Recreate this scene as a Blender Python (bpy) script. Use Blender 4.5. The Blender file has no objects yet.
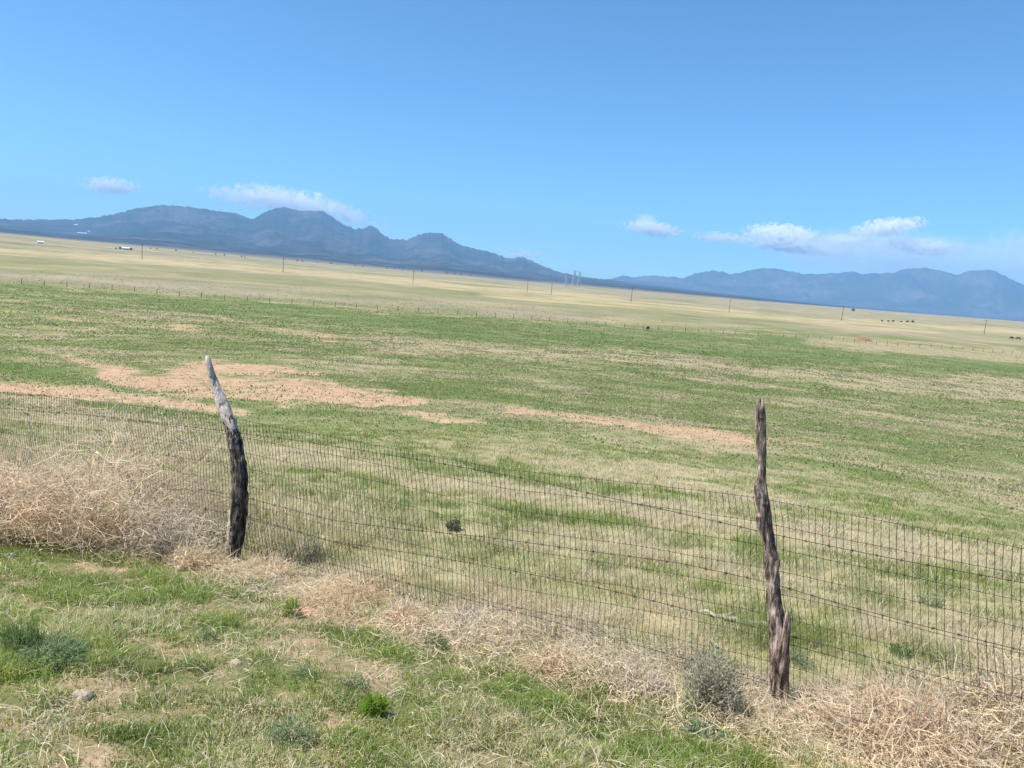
import bpy, bmesh, math, random
import numpy as np
from mathutils import Matrix, Vector, Euler

random.seed(7)
RNG = np.random.default_rng(11)
scene = bpy.context.scene
COL = scene.collection
PI = math.pi

# ------------------------------------------------------------------ camera
F = 745.0
W, H = 1024, 768
CAMZ = 1.6
ROLL = math.radians(4.86)
PITCH = math.atan(107.6 / F)
M = (Matrix.Rotation(PI / 2 - PITCH, 3, 'X') @ Matrix.Rotation(ROLL, 3, 'Z'))
MN = np.array(M)

cam_data = bpy.data.cameras.new('camera')
cam = bpy.data.objects.new('camera', cam_data)
COL.objects.link(cam)
cam.matrix_world = Matrix.Translation((0, 0, CAMZ)) @ M.to_4x4()
cam_data.sensor_width = 36
cam_data.lens = F / W * 36
cam_data.clip_start = 0.05
cam_data.clip_end = 300000
scene.camera = cam


def ray(px, py):
    px = np.asarray(px, float); py = np.asarray(py, float)
    v = np.stack([(px - W / 2) / F, -(py - H / 2) / F, -np.ones_like(px * py)], -1)
    d = v @ MN.T
    return d


def project(p):
    """world point -> where the photograph shows it (used to look up what grows there)"""
    q = (p - np.array([0, 0, CAMZ])) @ MN
    z = np.maximum(-q[..., 2], 1e-3)
    return W / 2 + F * q[..., 0] / z, H / 2 - F * q[..., 1] / z


# ------------------------------------------------------------------ noise
def _hash(ix, iy, seed):
    h = (ix.astype(np.int64) * 374761393 + iy.astype(np.int64) * 668265263 + seed * 1442695041) & 0xffffffff
    h = ((h ^ (h >> 13)) * 1274126177) & 0xffffffff
    h = (h ^ (h >> 16)) & 0xffffffff
    return h.astype(np.float64) / 4294967295.0


def vnoise(x, y, seed=0):
    ix = np.floor(x); iy = np.floor(y)
    fx = x - ix; fy = y - iy
    fx = fx * fx * (3 - 2 * fx); fy = fy * fy * (3 - 2 * fy)
    a = _hash(ix, iy, seed); b = _hash(ix + 1, iy, seed)
    c = _hash(ix, iy + 1, seed); d = _hash(ix + 1, iy + 1, seed)
    return (a * (1 - fx) + b * fx) * (1 - fy) + (c * (1 - fx) + d * fx) * fy


def fbm(x, y, o=4, seed=0, gain=0.5):
    s = 0; a = 1; t = 0
    for k in range(o):
        s = s + a * vnoise(x * 2 ** k + 17.3 * k, y * 2 ** k - 9.1 * k, seed + k)
        t += a; a *= gain
    return s / t


def sstep(a, b, x):
    t = np.clip((x - a) / (b - a), 0, 1)
    return t * t * (3 - 2 * t)


# ------------------------------------------------------------------ terrain
def pt_drop(px, py, drop):
    d = ray(px, py)
    k = -drop / d[2]
    return d * k + np.array([0, 0, CAMZ])


PL = pt_drop(232, 561, 2.60)
PR = pt_drop(780, 706, 2.35)
TD = (PR - PL)[:2]; TD = TD / np.linalg.norm(TD)
ND = np.array([-TD[1], TD[0]])
U0 = float(ND @ PL[:2])
TL = float(TD @ PL[:2]); TR = float(TD @ PR[:2])

_D = np.log([0.5, 3, 6, 10, 15, 20, 30, 45, 70, 100, 150, 250, 400, 700, 1500, 2600, 3300])
_Z = np.array([1.6, 1.9, 2.6, 3.0, 3.5, 4.1, 5.0, 6.0, 7.6, 8.8, 10.0, 11.5, 12.5, 14.5, 14.5, 14.5, 15])


def edge_drop(az):
    # how far the end of the plain lies under eye level, by direction
    return np.interp(az, np.radians([-40, -34, -18, 0, 18, 34, 40]), [1, 3.5, 12, 19, 17, 8, 4])


def terrain(x, y):
    x = np.asarray(x, float); y = np.asarray(y, float)
    d = np.hypot(x, y) + 1e-6
    az = np.arctan2(x, y)
    far = np.interp(np.log(d), _D, _Z)
    e = edge_drop(np.clip(az, -0.75, 0.75))
    k = sstep(np.log(700), np.log(2900), np.log(d))
    far = far * (1 - k) + e * k
    # beyond the plain's end the ground sinks away under the hills
    far = far + sstep(3300, 7000, d) * 50
    u = x * ND[0] + y * ND[1]
    t = x * TD[0] + y * TD[1]
    b = np.interp(t, [TL - 7, TL, TR, TR + 2.6, TR + 7], [2.95, 2.6, 2.35, 2.08, 1.95])
    k = np.clip(u / U0, -0.5, 1)
    near = 1.6 + (b - 1.6) * np.where(k > 0, k ** 1.15, k * 0.3)
    near = np.where(u > U0, b + 0.07 * (u - U0), near)
    w = sstep(0.3, 9.0, u - U0)
    dr = near * (1 - w) + far * w
    dr = np.where(y < 0, np.minimum(dr, near + 0.0 * dr + 2), dr)
    z = CAMZ - dr
    z = z + (fbm(x * 1.7, y * 1.7, 3, 5) - 0.5) * 0.09 * (1 - sstep(12, 60, d))
    z = z + (fbm(x * 0.25, y * 0.25, 3, 9) - 0.5) * 0.30 * sstep(7, 25, d) * (1 - sstep(120, 500, d))
    z = z + (fbm(x * 0.03, y * 0.03, 3, 19) - 0.5) * 1.2 * sstep(60, 200, d) * (1 - sstep(1200, 2800, d))
    return z


def hit(px, py, f=terrain, r0=0.8, r1=7000):
    """first point of the ground seen along a photo direction"""
    d = ray(px, py)
    n = 2600
    h = math.hypot(d[0], d[1])
    rr = np.exp(np.linspace(math.log(r0), math.log(r1), n))
    X = d[0] / h * rr; Y = d[1] / h * rr; Z = CAMZ + d[2] / h * rr
    g = f(X, Y)
    w = np.where(Z < g)[0]
    i = w[0] if len(w) else n - 1
    if 0 < i:
        a = Z[i - 1] - g[i - 1]; b = g[i] - Z[i]
        s = a / (a + b) if a + b > 0 and len(w) else 1
        r = rr[i - 1] + s * (rr[i] - rr[i - 1])
    else:
        r = rr[i]
    x = d[0] / h * r; y = d[1] / h * r
    return np.array([x, y, float(f(np.array(x), np.array(y)))])


def dist(p):
    return math.sqrt(p[0] ** 2 + p[1] ** 2 + (p[2] - CAMZ) ** 2)


# ------------------------------------------------------------------ what grows where
# strokes: (points (x, y, half width)), strength.  Located by sight, kept on the ground.
SOIL = [
    ([(-80, 378, 7), (0, 387, 7), (60, 391, 7), (120, 398, 6), (200, 408, 5), (255, 413, 3)], 1.0),
    ([(95, 376, 3), (150, 380, 8), (215, 379, 14), (260, 383, 15), (310, 388, 13), (360, 396, 10), (400, 400, 5), (430, 402, 2)], 1.15),
    ([(400, 412, 3), (440, 417, 5), (490, 424, 4)], 0.8),
    ([(500, 408, 3), (560, 416, 4), (620, 424, 5), (680, 432, 6), (720, 436, 5), (760, 440, 3)], 1.0),
    ([(690, 436, 5), (740, 440, 7), (790, 442, 8), (830, 446, 4)], 0.6),
    ([(700, 450, 4), (760, 456, 4), (840, 474, 5)], 0.55),
    ([(20, 346, 2), (60, 354, 4), (100, 366, 4), (140, 370, 4)], 0.75),
    ([(-80, 304, 3), (0, 311, 3), (70, 318, 3), (150, 324, 3.5), (210, 330, 2)], 0.6),
    ([(255, 326, 2), (300, 333, 4), (340, 338, 3)], 0.7),
    ([(830, 337, 1), (862, 340, 3), (900, 343, 2), (960, 349, 2)], 0.45),
    ([(235, 500, 4), (290, 512, 7), (345, 526, 5)], 0.85),
    ([(286, 605, 6), (318, 610, 8)], 0.9),
    ([(60, 706, 6), (110, 700, 9), (150, 690, 6)], 0.7),
    ([(200, 660, 6), (290, 676, 8), (420, 690, 8), (520, 705, 6)], 0.55),
    ([(60, 740, 8), (110, 756, 10)], 0.6),
    ([(540, 758, 8), (600, 764, 5)], 0.5),
]
STRAW = [
    ([(-80, 300, 2), (60, 300, 2), (140, 302, 2.5), (240, 313, 2)], 0.7),
    ([(400, 341, 4), (500, 350, 5), (600, 358, 5), (700, 365, 4), (800, 375, 4), (900, 379, 4), (1100, 386, 4)], 1.0),
    ([(340, 337, 4), (430, 343, 4)], 0.8),
    ([(820, 383, 2), (900, 390, 3), (1000, 402, 2)], 0.8),
    ([(800, 342, 3), (880, 348, 5), (960, 353, 5), (1100, 362, 5)], 0.95),
    ([(860, 362, 2), (960, 370, 3), (1100, 380, 3)], 0.6),
    ([(240, 452, 6), (330, 464, 7), (420, 482, 8), (512, 496, 8), (640, 508, 8), (760, 525, 9), (900, 548, 12), (1100, 580, 14)], 1.0),
    ([(700, 405, 3), (820, 420, 5), (930, 440, 5), (1100, 452, 5)], 0.5),
    ([(870, 486, 4), (960, 505, 5), (1040, 512, 4)], 0.6),
    ([(-60, 405, 9), (60, 418, 11), (180, 440, 9)], 0.6),
    ([(540, 462, 4), (620, 470, 5), (700, 474, 4)], 0.6),
    ([(540, 535, 8), (640, 552, 10), (760, 580, 12), (900, 620, 20), (1100, 650, 30)], 0.75),
    ([(380, 560, 10), (480, 590, 14), (600, 610, 16), (700, 620, 14)], 0.7),
    ([(-40, 612, 10), (30, 620, 14)], 0.8),
    ([(330, 715, 10), (410, 740, 20), (480, 768, 20)], 0.55),
    ([(600, 745, 12), (680, 765, 14)], 0.3),
]
GREEN = [
    ([(-100, 290, 5), (0, 291, 5), (120, 301, 5), (300, 312, 6), (450, 327, 8), (560, 335, 10), (680, 343, 11), (800, 354, 8), (920, 364, 6), (1100, 378, 5)], 1.0),
    ([(760, 337, 3), (860, 355, 7), (960, 365, 6), (1100, 374, 5)], 0.8),
    ([(250, 418, 6), (330, 425, 8), (420, 424, 7), (540, 428, 5)], 0.95),
    ([(380, 384, 6), (480, 392, 7), (560, 400, 6)], 0.6),
    ([(0, 366, 5), (80, 377, 5)], 0.8),
    ([(80, 402, 5), (150, 408, 5), (240, 424, 6), (330, 440, 7), (440, 462, 7), (560, 482, 7), (700, 500, 6)], 0.9),
    ([(560, 440, 5), (700, 462, 5), (820, 465, 6), (900, 480, 5)], 0.7),
    ([(780, 482, 6), (860, 500, 8), (960, 518, 8), (1100, 545, 8)], 0.85),
    ([(250, 478, 8), (340, 490, 12), (430, 505, 10), (540, 515, 9), (640, 528, 6)], 0.8),
    ([(0, 440, 8), (60, 455, 9), (130, 460, 6)], 0.6),
    ([(-40, 548, 12), (60, 570, 20), (160, 580, 18), (260, 580, 14), (300, 590, 14)], 0.75),
    ([(480, 690, 12), (580, 705, 22), (640, 735, 25), (720, 750, 18)], 0.95),
    ([(330, 640, 12), (400, 655, 12), (460, 680, 14)], 0.5),
    ([(200, 625, 10), (260, 640, 10)], 0.3),
]


GOLD = [
    ([(-100, 245, 2), (0, 251, 3), (100, 257, 3), (250, 268, 3), (400, 282, 3.5), (520, 291, 3), (620, 300, 2)], 1.0),
    ([(480, 294, 2), (560, 300, 2.5), (640, 305, 2.5), (768, 317, 3), (900, 325, 3), (1024, 332, 2.5), (1150, 340, 3)], 1.0),
    ([(768, 318, 2), (850, 328, 3), (960, 333, 3), (1100, 341, 3)], 0.7),
    ([(600, 318, 2), (700, 326, 2), (780, 329, 2)], 0.8),
    ([(-80, 264, 2), (40, 267, 2), (120, 269, 1.5)], 0.6),
]
MAUVE = [
    ([(-100, 270, 6), (0, 275, 6), (200, 289, 7), (400, 302, 6), (560, 314, 5), (700, 324, 3), (800, 331, 2)], 1.0),
    ([(120, 262, 2), (300, 276, 3), (420, 288, 3)], 0.4),
    ([(800, 312, 2), (900, 317, 2), (1024, 325, 2), (1200, 338, 2)], 0.7),
]
OLIVE = [
    ([(-100, 258, 3), (0, 262, 4), (150, 270, 4), (300, 280, 5), (450, 293, 5), (600, 306, 5), (700, 316, 5)], 1.0),
    ([(560, 312, 3), (700, 322, 4), (850, 333, 3)], 0.8),
    ([(700, 309, 2), (850, 319, 3), (1000, 329, 3), (1150, 340, 3)], 0.9),
]


def stroke_mask(strokes, px, py, wob, e0=0.4, e1=1.6):
    out = np.zeros_like(px)
    for pts, s in strokes:
        P = np.array(pts, float)
        pyw = py
        yc = np.interp(px, P[:, 0], P[:, 1])
        hw = np.interp(px, P[:, 0], P[:, 2])
        endf = sstep(P[0, 0] - 10, P[0, 0] + 12, px) * (1 - sstep(P[-1, 0] - 12, P[-1, 0] + 10, px))
        dd = np.abs(pyw - yc) / np.maximum(hw, 0.5)
        m = s * endf * (1 - sstep(e0, e1, dd + (wob - 0.5) * 2.0))
        out = np.maximum(out, m)
    return out


def growth(x, y, bandsout=None):
    """soil, straw, green (0..1) for points on the ground"""
    x = np.asarray(x, float); y = np.asarray(y, float)
    z = terrain(x, y)
    d = np.hypot(x, y)
    px, py = project(np.stack([x, y, z], -1))
    hor = 276 + (px - 512) * math.tan(ROLL)
    below = py - hor
    ok = (y > 0.3)
    px = np.where(ok, px, -9999.0)
    sc = 1.0 / np.maximum(d, 3.0)
    # patch edges wander at a size that grows with distance
    w1 = fbm(x * 0.9, y * 0.9, 3, 31); w2 = fbm(x * 0.12, y * 0.12, 4, 32); w3 = fbm(x * 0.02, y * 0.02, 4, 33)
    k1 = 1 - sstep(10, 40, d); k3 = sstep(60, 250, d)
    wob = w1 * k1 + w3 * k3 + w2 * np.clip(1 - k1 - k3, 0, 1)
    wq = fbm(x * 0.6, y * 0.6, 3, 35) * (1 - sstep(60, 140, d)) + fbm(x * 0.15, y * 0.15, 3, 36) * sstep(60, 140, d)
    wob = wob * 0.6 + wq * 0.4
    wob = np.clip((wob - 0.5) * 2.3 + 0.5, 0, 1)
    soil = stroke_mask(SOIL, px, py, wob, 0.1, 2.3)
    straw = stroke_mask(STRAW, px, py, wob)
    green = stroke_mask(GREEN, px, py, 1 - wob)
    # the far plain: cured grass
    lim = np.interp(px, [-200, 0, 384, 512, 640, 800, 1024, 1300], [48, 50, 42, 42, 38, 29, 26, 25])
    farp = 1 - sstep(lim - 2.5, lim + 2.5, below + (w3 - .5) * 5)
    farp = farp * (d > 60)
    bands = vnoise(below * 0.16 + w3 * 2.5 + 3 + px * 0.002, px * 0.0016, 77)
    straw = np.maximum(straw, farp * (0.45 + 0.75 * bands))
    green = green * (1 - farp)
    base = 0.36 + (wob - 0.5) * 0.55
    st = np.clip(np.maximum(base * (1 - green) * (1 - 0.0 * straw), straw) - 0.35 * green, 0, 1)
    ub = x * ND[0] + y * ND[1] - U0
    pb = fbm(x * 1.1 + 40, y * 1.1, 3, 91)
    soil = np.maximum(soil, sstep(0.57, 0.68, pb) * 0.6 * (1 - sstep(-1.2, -0.5, ub)) * (1 - green) * (d < 20))
    soil = np.clip(soil, 0, 1) * (1 - 0.7 * farp)
    if bandsout is not None:
        for nm, L in (('gold', GOLD), ('mauve', MAUVE), ('olive', OLIVE)):
            bandsout[nm] = np.clip(stroke_mask(L, px, py, wob) * farp, 0, 1)
    # ragged cured streaks through the pasture
    sk = fbm(x * 0.33 + 3, y * 0.5, 4, 96) * (1 - sstep(25, 60, d)) + fbm(x * 0.11, y * 0.16, 4, 97) * sstep(25, 60, d)
    st = np.clip(st + sstep(0.55, 0.68, sk) * 0.55 * (d > 9) * (1 - farp) * (1 - 0.5 * green), 0, 1)
    # strip of dead brush along the fence line
    u = x * ND[0] + y * ND[1] - U0
    near_f = np.exp(-((u + 0.25) / 0.7) ** 2) * (d < 20)
    st = np.clip(st + near_f * 0.8, 0, 1)
    green = green * (1 - 0.8 * near_f)
    return np.clip(soil, 0, 1), st, np.clip(green, 0, 1), farp


# ------------------------------------------------------------------ helpers: objects
def tag(o, label=None, cat=None, group=None, kind=None):
    if label: o['label'] = label
    if cat: o['category'] = cat
    if group: o['group'] = group
    if kind: o['kind'] = kind
    return o


def empty(name, loc, rz=0.0):
    o = bpy.data.objects.new(name, None)
    COL.objects.link(o)
    o.location = Vector([float(v) for v in loc]); o.rotation_euler = (0, 0, rz)
    o.empty_display_size = 0.2
    return o


def mesh_np(name, verts, faces, mat, parent=None, colors=None, attrs=None, smooth=False, loc=None):
    """verts (N,3), faces (M,k) all same size"""
    me = bpy.data.meshes.new(name)
    verts = np.asarray(verts, np.float32)
    if loc is not None:
        verts = verts - np.asarray(loc, np.float32)
    faces = np.asarray(faces, np.int32)
    n, m, k = len(verts), len(faces), faces.shape[1]
    me.vertices.add(n); me.vertices.foreach_set('co', verts.ravel())
    me.loops.add(m * k); me.loops.foreach_set('vertex_index', faces.ravel())
    me.polygons.add(m)
    me.polygons.foreach_set('loop_start', np.arange(0, m * k, k, dtype=np.int32))
    me.polygons.foreach_set('loop_total', np.full(m, k, np.int32))
    me.polygons.foreach_set('use_smooth', np.full(m, smooth, bool))
    me.update(calc_edges=True)
    if colors is not None:
        a = me.color_attributes.new('tint', 'FLOAT_COLOR', 'POINT')
        c = np.ones((n, 4), np.float32); c[:, :3] = colors
        a.data.foreach_set('color', c.ravel())
    if attrs:
        for kx, v in attrs.items():
            a = me.attributes.new(kx, 'FLOAT', 'POINT')
            a.data.foreach_set('value', np.asarray(v, np.float32))
    me.materials.append(mat)
    o = bpy.data.objects.new(name, me)
    COL.objects.link(o)
    if loc is not None and parent is None:
        o.location = [float(v) for v in loc]
    if parent is not None:
        o.parent = parent
    return o


class MB:
    """collects simple shapes, links them as one mesh object"""
    def __init__(s): s.v = []; s.f = []
    def add(s, vs, fs):
        b = len(s.v); s.v += [tuple(map(float, p)) for p in vs]; s.f += [tuple(i + b for i in f) for f in fs]
    def box(s, c, sz, rz=0):
        x, y, z = [k / 2 for k in sz]; ca, sa = math.cos(rz), math.sin(rz)
        vs = []
        for dz in (-z, z):
            for dx, dy in ((-x, -y), (x, -y), (x, y), (-x, y)):
                vs.append((c[0] + dx * ca - dy * sa, c[1] + dx * sa + dy * ca, c[2] + dz))
        s.add(vs, [(3, 2, 1, 0), (4, 5, 6, 7), (0, 1, 5, 4), (1, 2, 6, 5), (2, 3, 7, 6), (3, 0, 4, 7)])
    def tube(s, pts, rad, n=6, cap=True):
        pts = [Vector([float(q) for q in p]) for p in pts]
        if not hasattr(rad, '__len__'): rad = [rad] * len(pts)
        rings = []
        up = Vector((0.13, 0.21, 0.97))
        for i, p in enumerate(pts):
            t = (pts[min(i + 1, len(pts) - 1)] - pts[max(i - 1, 0)]).normalized()
            a = t.cross(up)
            if a.length < 0.05: a = t.cross(Vector((1, 0, 0)))
            a.normalize(); b = t.cross(a)
            rings.append([p + (a * math.cos(2 * PI * k / n) + b * math.sin(2 * PI * k / n)) * rad[i] for k in range(n)])
        vs = [q for r in rings for q in r]; fs = []
        for i in range(len(pts) - 1):
            for k in range(n):
                fs.append((i * n + k, i * n + (k + 1) % n, (i + 1) * n + (k + 1) % n, (i + 1) * n + k))
        if cap:
            fs.append(tuple(range(n))[::-1]); fs.append(tuple((len(pts) - 1) * n + k for k in range(n)))
        s.add(vs, fs)
    def build(s, name, mat, parent=None, smooth=False, loc=None):
        me = bpy.data.meshes.new(name)
        vs = s.v
        if loc is not None: vs = [(a[0] - loc[0], a[1] - loc[1], a[2] - loc[2]) for a in s.v]
        me.from_pydata(vs, [], s.f); me.update()
        for p in me.polygons: p.use_smooth = smooth
        me.materials.append(mat)
        o = bpy.data.objects.new(name, me); COL.objects.link(o)
        if parent is not None: o.parent = parent
        elif loc is not None: o.location = [float(v) for v in loc]
        return o


def copy_tree(o, parent=None):
    c = o.copy(); COL.objects.link(c); c.parent = parent
    for ch in list(o.children): copy_tree(ch, c)
    return c


# ------------------------------------------------------------------ helpers: materials
def new_mat(name):
    m = bpy.data.materials.new(name); m.use_nodes = True
    nt = m.node_tree
    b = nt.nodes['Principled BSDF']
    b.inputs['Specular IOR Level'].default_value = 0.15
    b.inputs['Roughness'].default_value = 0.9
    return m, nt, b


def nd(nt, t, **kw):
    n = nt.nodes.new(t)
    for k, v in kw.items():
        if k in n.inputs: n.inputs[k].default_value = v
        else: setattr(n, k, v)
    return n


def ramp(nt, fac, stops):
    r = nt.nodes.new('ShaderNodeValToRGB')
    e = r.color_ramp.elements
    while len(e) < len(stops): e.new(0.5)
    for i, (p, c) in enumerate(stops):
        e[i].position = p
        e[i].color = (c, c, c, 1) if not hasattr(c, '__len__') else (*c, 1)
    nt.links.new(fac, r.inputs[0])
    return r.outputs[0]


def mixc(nt, f, a, b, mode='MIX'):
    m = nt.nodes.new('ShaderNodeMix'); m.data_type = 'RGBA'; m.blend_type = mode
    for sock, v in ((m.inputs[0], f), (m.inputs[6], a), (m.inputs[7], b)):
        if isinstance(v, bpy.types.NodeSocket): nt.links.new(v, sock)
        elif hasattr(v, '__len__'): sock.default_value = (*v, 1)
        elif sock == m.inputs[0]: sock.default_value = v
        else: sock.default_value = (v, v, v, 1)
    return m.outputs[2]


def math_(nt, op, a, b=None, clamp=False):
    m = nt.nodes.new('ShaderNodeMath'); m.operation = op; m.use_clamp = clamp
    for i, v in enumerate((a, b)):
        if v is None: continue
        if isinstance(v, bpy.types.NodeSocket): nt.links.new(v, m.inputs[i])
        else: m.inputs[i].default_value = v
    return m.outputs[0]


def noise(nt, vec, scale, detail=4, rough=0.55, dist_=0.0, dim='3D'):
    n = nd(nt, 'ShaderNodeTexNoise'); n.noise_dimensions = dim
    n.inputs['Scale'].default_value = scale; n.inputs['Detail'].default_value = detail
    n.inputs['Roughness'].default_value = rough; n.inputs['Distortion'].default_value = dist_
    if vec is not None: nt.links.new(vec, n.inputs['Vector'])
    return n.outputs['Fac']


def simple(name, c, var=0.15, scale=3.0, rough=0.85, spec=0.15, metal=0):
    m, nt, b = new_mat(name)
    tc = nd(nt, 'ShaderNodeTexCoord')
    f = noise(nt, tc.outputs['Object'], scale, 5)
    col = ramp(nt, f, [(0.3, [q * (1 - var) for q in c]), (0.7, [min(1, q * (1 + var)) for q in c])])
    nt.links.new(col, b.inputs['Base Color'])
    b.inputs['Roughness'].default_value = rough; b.inputs['Specular IOR Level'].default_value = spec
    b.inputs['Metallic'].default_value = metal
    return m


def blade_mat(name, trans=0.35, nlean=0.6):
    m, nt, b = new_mat(name)
    a = nd(nt, 'ShaderNodeAttribute'); a.attribute_name = 'tint'
    nt.links.new(a.outputs['Color'], b.inputs['Base Color'])
    b.inputs['Roughness'].default_value = 0.7
    b.inputs['Specular IOR Level'].default_value = 0.2
    tr = nd(nt, 'ShaderNodeBsdfTranslucent'); nt.links.new(a.outputs['Color'], tr.inputs['Color'])
    # lean the shading normal to the sky so blades look brighter lit
    ge = nd(nt, 'ShaderNodeNewGeometry')
    vm = nd(nt, 'ShaderNodeVectorMath'); vm.operation = 'SCALE'; vm.inputs['Scale'].default_value = nlean
    nt.links.new(ge.outputs['Normal'], vm.inputs[0])
    va = nd(nt, 'ShaderNodeVectorMath'); va.operation = 'ADD'; va.inputs[1].default_value = (0, 0, 1)
    nt.links.new(vm.outputs[0], va.inputs[0])
    vn = nd(nt, 'ShaderNodeVectorMath'); vn.operation = 'NORMALIZE'; nt.links.new(va.outputs[0], vn.inputs[0])
    nt.links.new(vn.outputs[0], b.inputs['Normal'])
    vb = nd(nt, 'ShaderNodeVectorMath'); vb.operation = 'SUBTRACT'; vb.inputs[1].default_value = (0, 0, 1)
    nt.links.new(vm.outputs[0], vb.inputs[0])
    vt = nd(nt, 'ShaderNodeVectorMath'); vt.operation = 'NORMALIZE'; nt.links.new(vb.outputs[0], vt.inputs[0])
    nt.links.new(vt.outputs[0], tr.inputs['Normal'])
    mx = nd(nt, 'ShaderNodeMixShader'); mx.inputs[0].default_value = trans
    nt.links.new(b.outputs[0], mx.inputs[1]); nt.links.new(tr.outputs[0], mx.inputs[2])
    nt.links.new(mx.outputs[0], nt.nodes['Material Output'].inputs['Surface'])
    return m


# colours (blade tones raised to offset their dim shading)
C_GREEN = np.array([0.155, 0.245, 0.06])
C_FRESH = np.array([0.25, 0.345, 0.065])
C_OLIVE = np.array([0.33, 0.33, 0.11])
C_STRAW = np.array([0.66, 0.54, 0.33])
C_PALE = np.array([0.84, 0.74, 0.52])
C_SOIL = (0.50, 0.33, 0.225)

MAT_GRASS = blade_mat('grass_blades', 0.5, 0.4)
MAT_STEM = blade_mat('dry_stems', 0.45, 0.5)

# ------------------------------------------------------------------ ground
def build_ground():
    m, nt, b = new_mat('prairie')
    geo = nd(nt, 'ShaderNodeNewGeometry'); P = geo.outputs['Position']
    def att(n):
        a = nd(nt, 'ShaderNodeAttribute'); a.attribute_name = n; return a.outputs['Fac']
    soil, straw, green, farp, near = att('soil'), att('straw'), att('green'), att('plain'), att('near')
    n_fine = noise(nt, P, 9.0, 5, 0.7)
    n_tuft = noise(nt, P, 2.2, 6, 0.7)
    n_mid = noise(nt, P, 0.45, 7, 0.68)
    n_big = noise(nt, P, 0.05, 8, 0.66)
    n_huge = noise(nt, P, 0.006, 8, 0.62)
    # mottling: tufts against litter
    mot = math_(nt, 'ADD', math_(nt, 'MULTIPLY', n_tuft, 0.5), math_(nt, 'MULTIPLY', n_mid, 0.5))
    mot = math_(nt, 'ADD', math_(nt, 'MULTIPLY', mot, 0.62), math_(nt, 'MULTIPLY', n_big, 0.38))
    motc = math_(nt, 'MULTIPLY', math_(nt, 'SUBTRACT', mot, 0.5), 5.2)
    s = math_(nt, 'ADD', straw, math_(nt, 'MULTIPLY', motc, 1.15), True)
    s_far = math_(nt, 'ADD', straw, math_(nt, 'MULTIPLY', math_(nt, 'SUBTRACT', n_huge, 0.5), 2.2), True)
    s = mixc(nt, farp, s, s_far)
    gcol = ramp(nt, n_fine, [(0.25, (0.10, 0.135, 0.04)), (0.55, (0.155, 0.19, 0.06)), (0.8, (0.22, 0.25, 0.09))])
    gcol = mixc(nt, math_(nt, 'MULTIPLY', green, 0.8), gcol, (0.10, 0.155, 0.05))
    gcol = mixc(nt, 0.35, gcol, mixc(nt, n_huge, (0.10, 0.14, 0.05), (0.18, 0.20, 0.08)))
    scol = ramp(nt, n_fine, [(0.25, (0.25, 0.20, 0.115)), (0.55, (0.36, 0.30, 0.18)), (0.8, (0.50, 0.43, 0.28))])
    fcol = ramp(nt, n_huge, [(0.40, (0.20, 0.195, 0.10)), (0.48, (0.31, 0.265, 0.165)), (0.56, (0.27, 0.225, 0.15)), (0.62, (0.42, 0.335, 0.18))])
    fcol = mixc(nt, math_(nt, 'MULTIPLY', att('olive'), 0.75), fcol, (0.205, 0.205, 0.095))
    fcol = mixc(nt, math_(nt, 'MULTIPLY', att('mauve'), 0.8), fcol, (0.29, 0.245, 0.175))
    fcol = mixc(nt, math_(nt, 'MULTIPLY', att('gold'), 0.9), fcol, (0.46, 0.365, 0.20))
    fcol = mixc(nt, 0.28, fcol, ramp(nt, n_big, [(0.35, (0.15, 0.14, 0.08)), (0.65, (0.5, 0.42, 0.26))]))
    scol = mixc(nt, farp, scol, fcol)
    c = mixc(nt, s, gcol, scol)
    so = ramp(nt, n_tuft, [(0.3, (0.33, 0.205, 0.125)), (0.5, (0.44, 0.295, 0.185)), (0.75, (0.55, 0.40, 0.27))])
    sf = math_(nt, 'ADD', math_(nt, 'MULTIPLY', soil, 2.25), math_(nt, 'MULTIPLY', math_(nt, 'SUBTRACT', mot, 0.60), 8.5), True)
    sf = math_(nt, 'MULTIPLY', sf, math_(nt, 'MULTIPLY', soil, 3.0, True), True)
    c = mixc(nt, sf, c, so)
    # soil and litter showing between the real blades close by
    nt_r = ramp(nt, n_tuft, [(0.35, 0.0), (0.6, 1.0)])
    nearc = mixc(nt, att('bank'), mixc(nt, nt_r, (0.20, 0.19, 0.085), (0.46, 0.39, 0.23)), mixc(nt, ramp(nt, n_tuft, [(0.44, 0.0), (0.66, 1.0)]), (0.15, 0.16, 0.06), (0.45, 0.30, 0.195)))
    c = mixc(nt, math_(nt, 'MULTIPLY', near, 0.75), c, nearc)
    nt.links.new(c, b.inputs['Base Color'])
    bp = nd(nt, 'ShaderNodeBump'); bp.inputs['Strength'].default_value = 0.6; bp.inputs['Distance'].default_value = 0.08
    hh = math_(nt, 'ADD', math_(nt, 'MULTIPLY', n_fine, 0.5), n_tuft)
    nt.links.new(hh, bp.inputs['Height']); nt.links.new(bp.outputs[0], b.inputs['Normal'])
    b.inputs['Specular IOR Level'].default_value = 0.05
    # one sheet: rings round the viewpoint, fine ahead, coarse behind
    az = np.concatenate([np.radians(np.linspace(-50, 50, 760)), np.radians(np.linspace(50, 310, 90))[1:-1]])
    rr = np.concatenate([[0.05], np.exp(np.linspace(math.log(0.5), math.log(15400), 620))])
    A, R = np.meshgrid(az, rr)
    X = R * np.sin(A); Y = R * np.cos(A)
    Z = terrain(X, Y)
    bo = {}
    s_, st, gr, fp = growth(X, Y, bo)
    na, nr = len(az), len(rr)
    idx = np.arange(nr * na).reshape(nr, na)
    a = idx[:-1]; bb = idx[1:]
    faces = np.stack([a, bb, np.roll(bb, -1, 1), np.roll(a, -1, 1)], -1).reshape(-1, 4)
    nearv = 1 - sstep(8, 30, np.hypot(X, Y))
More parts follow.
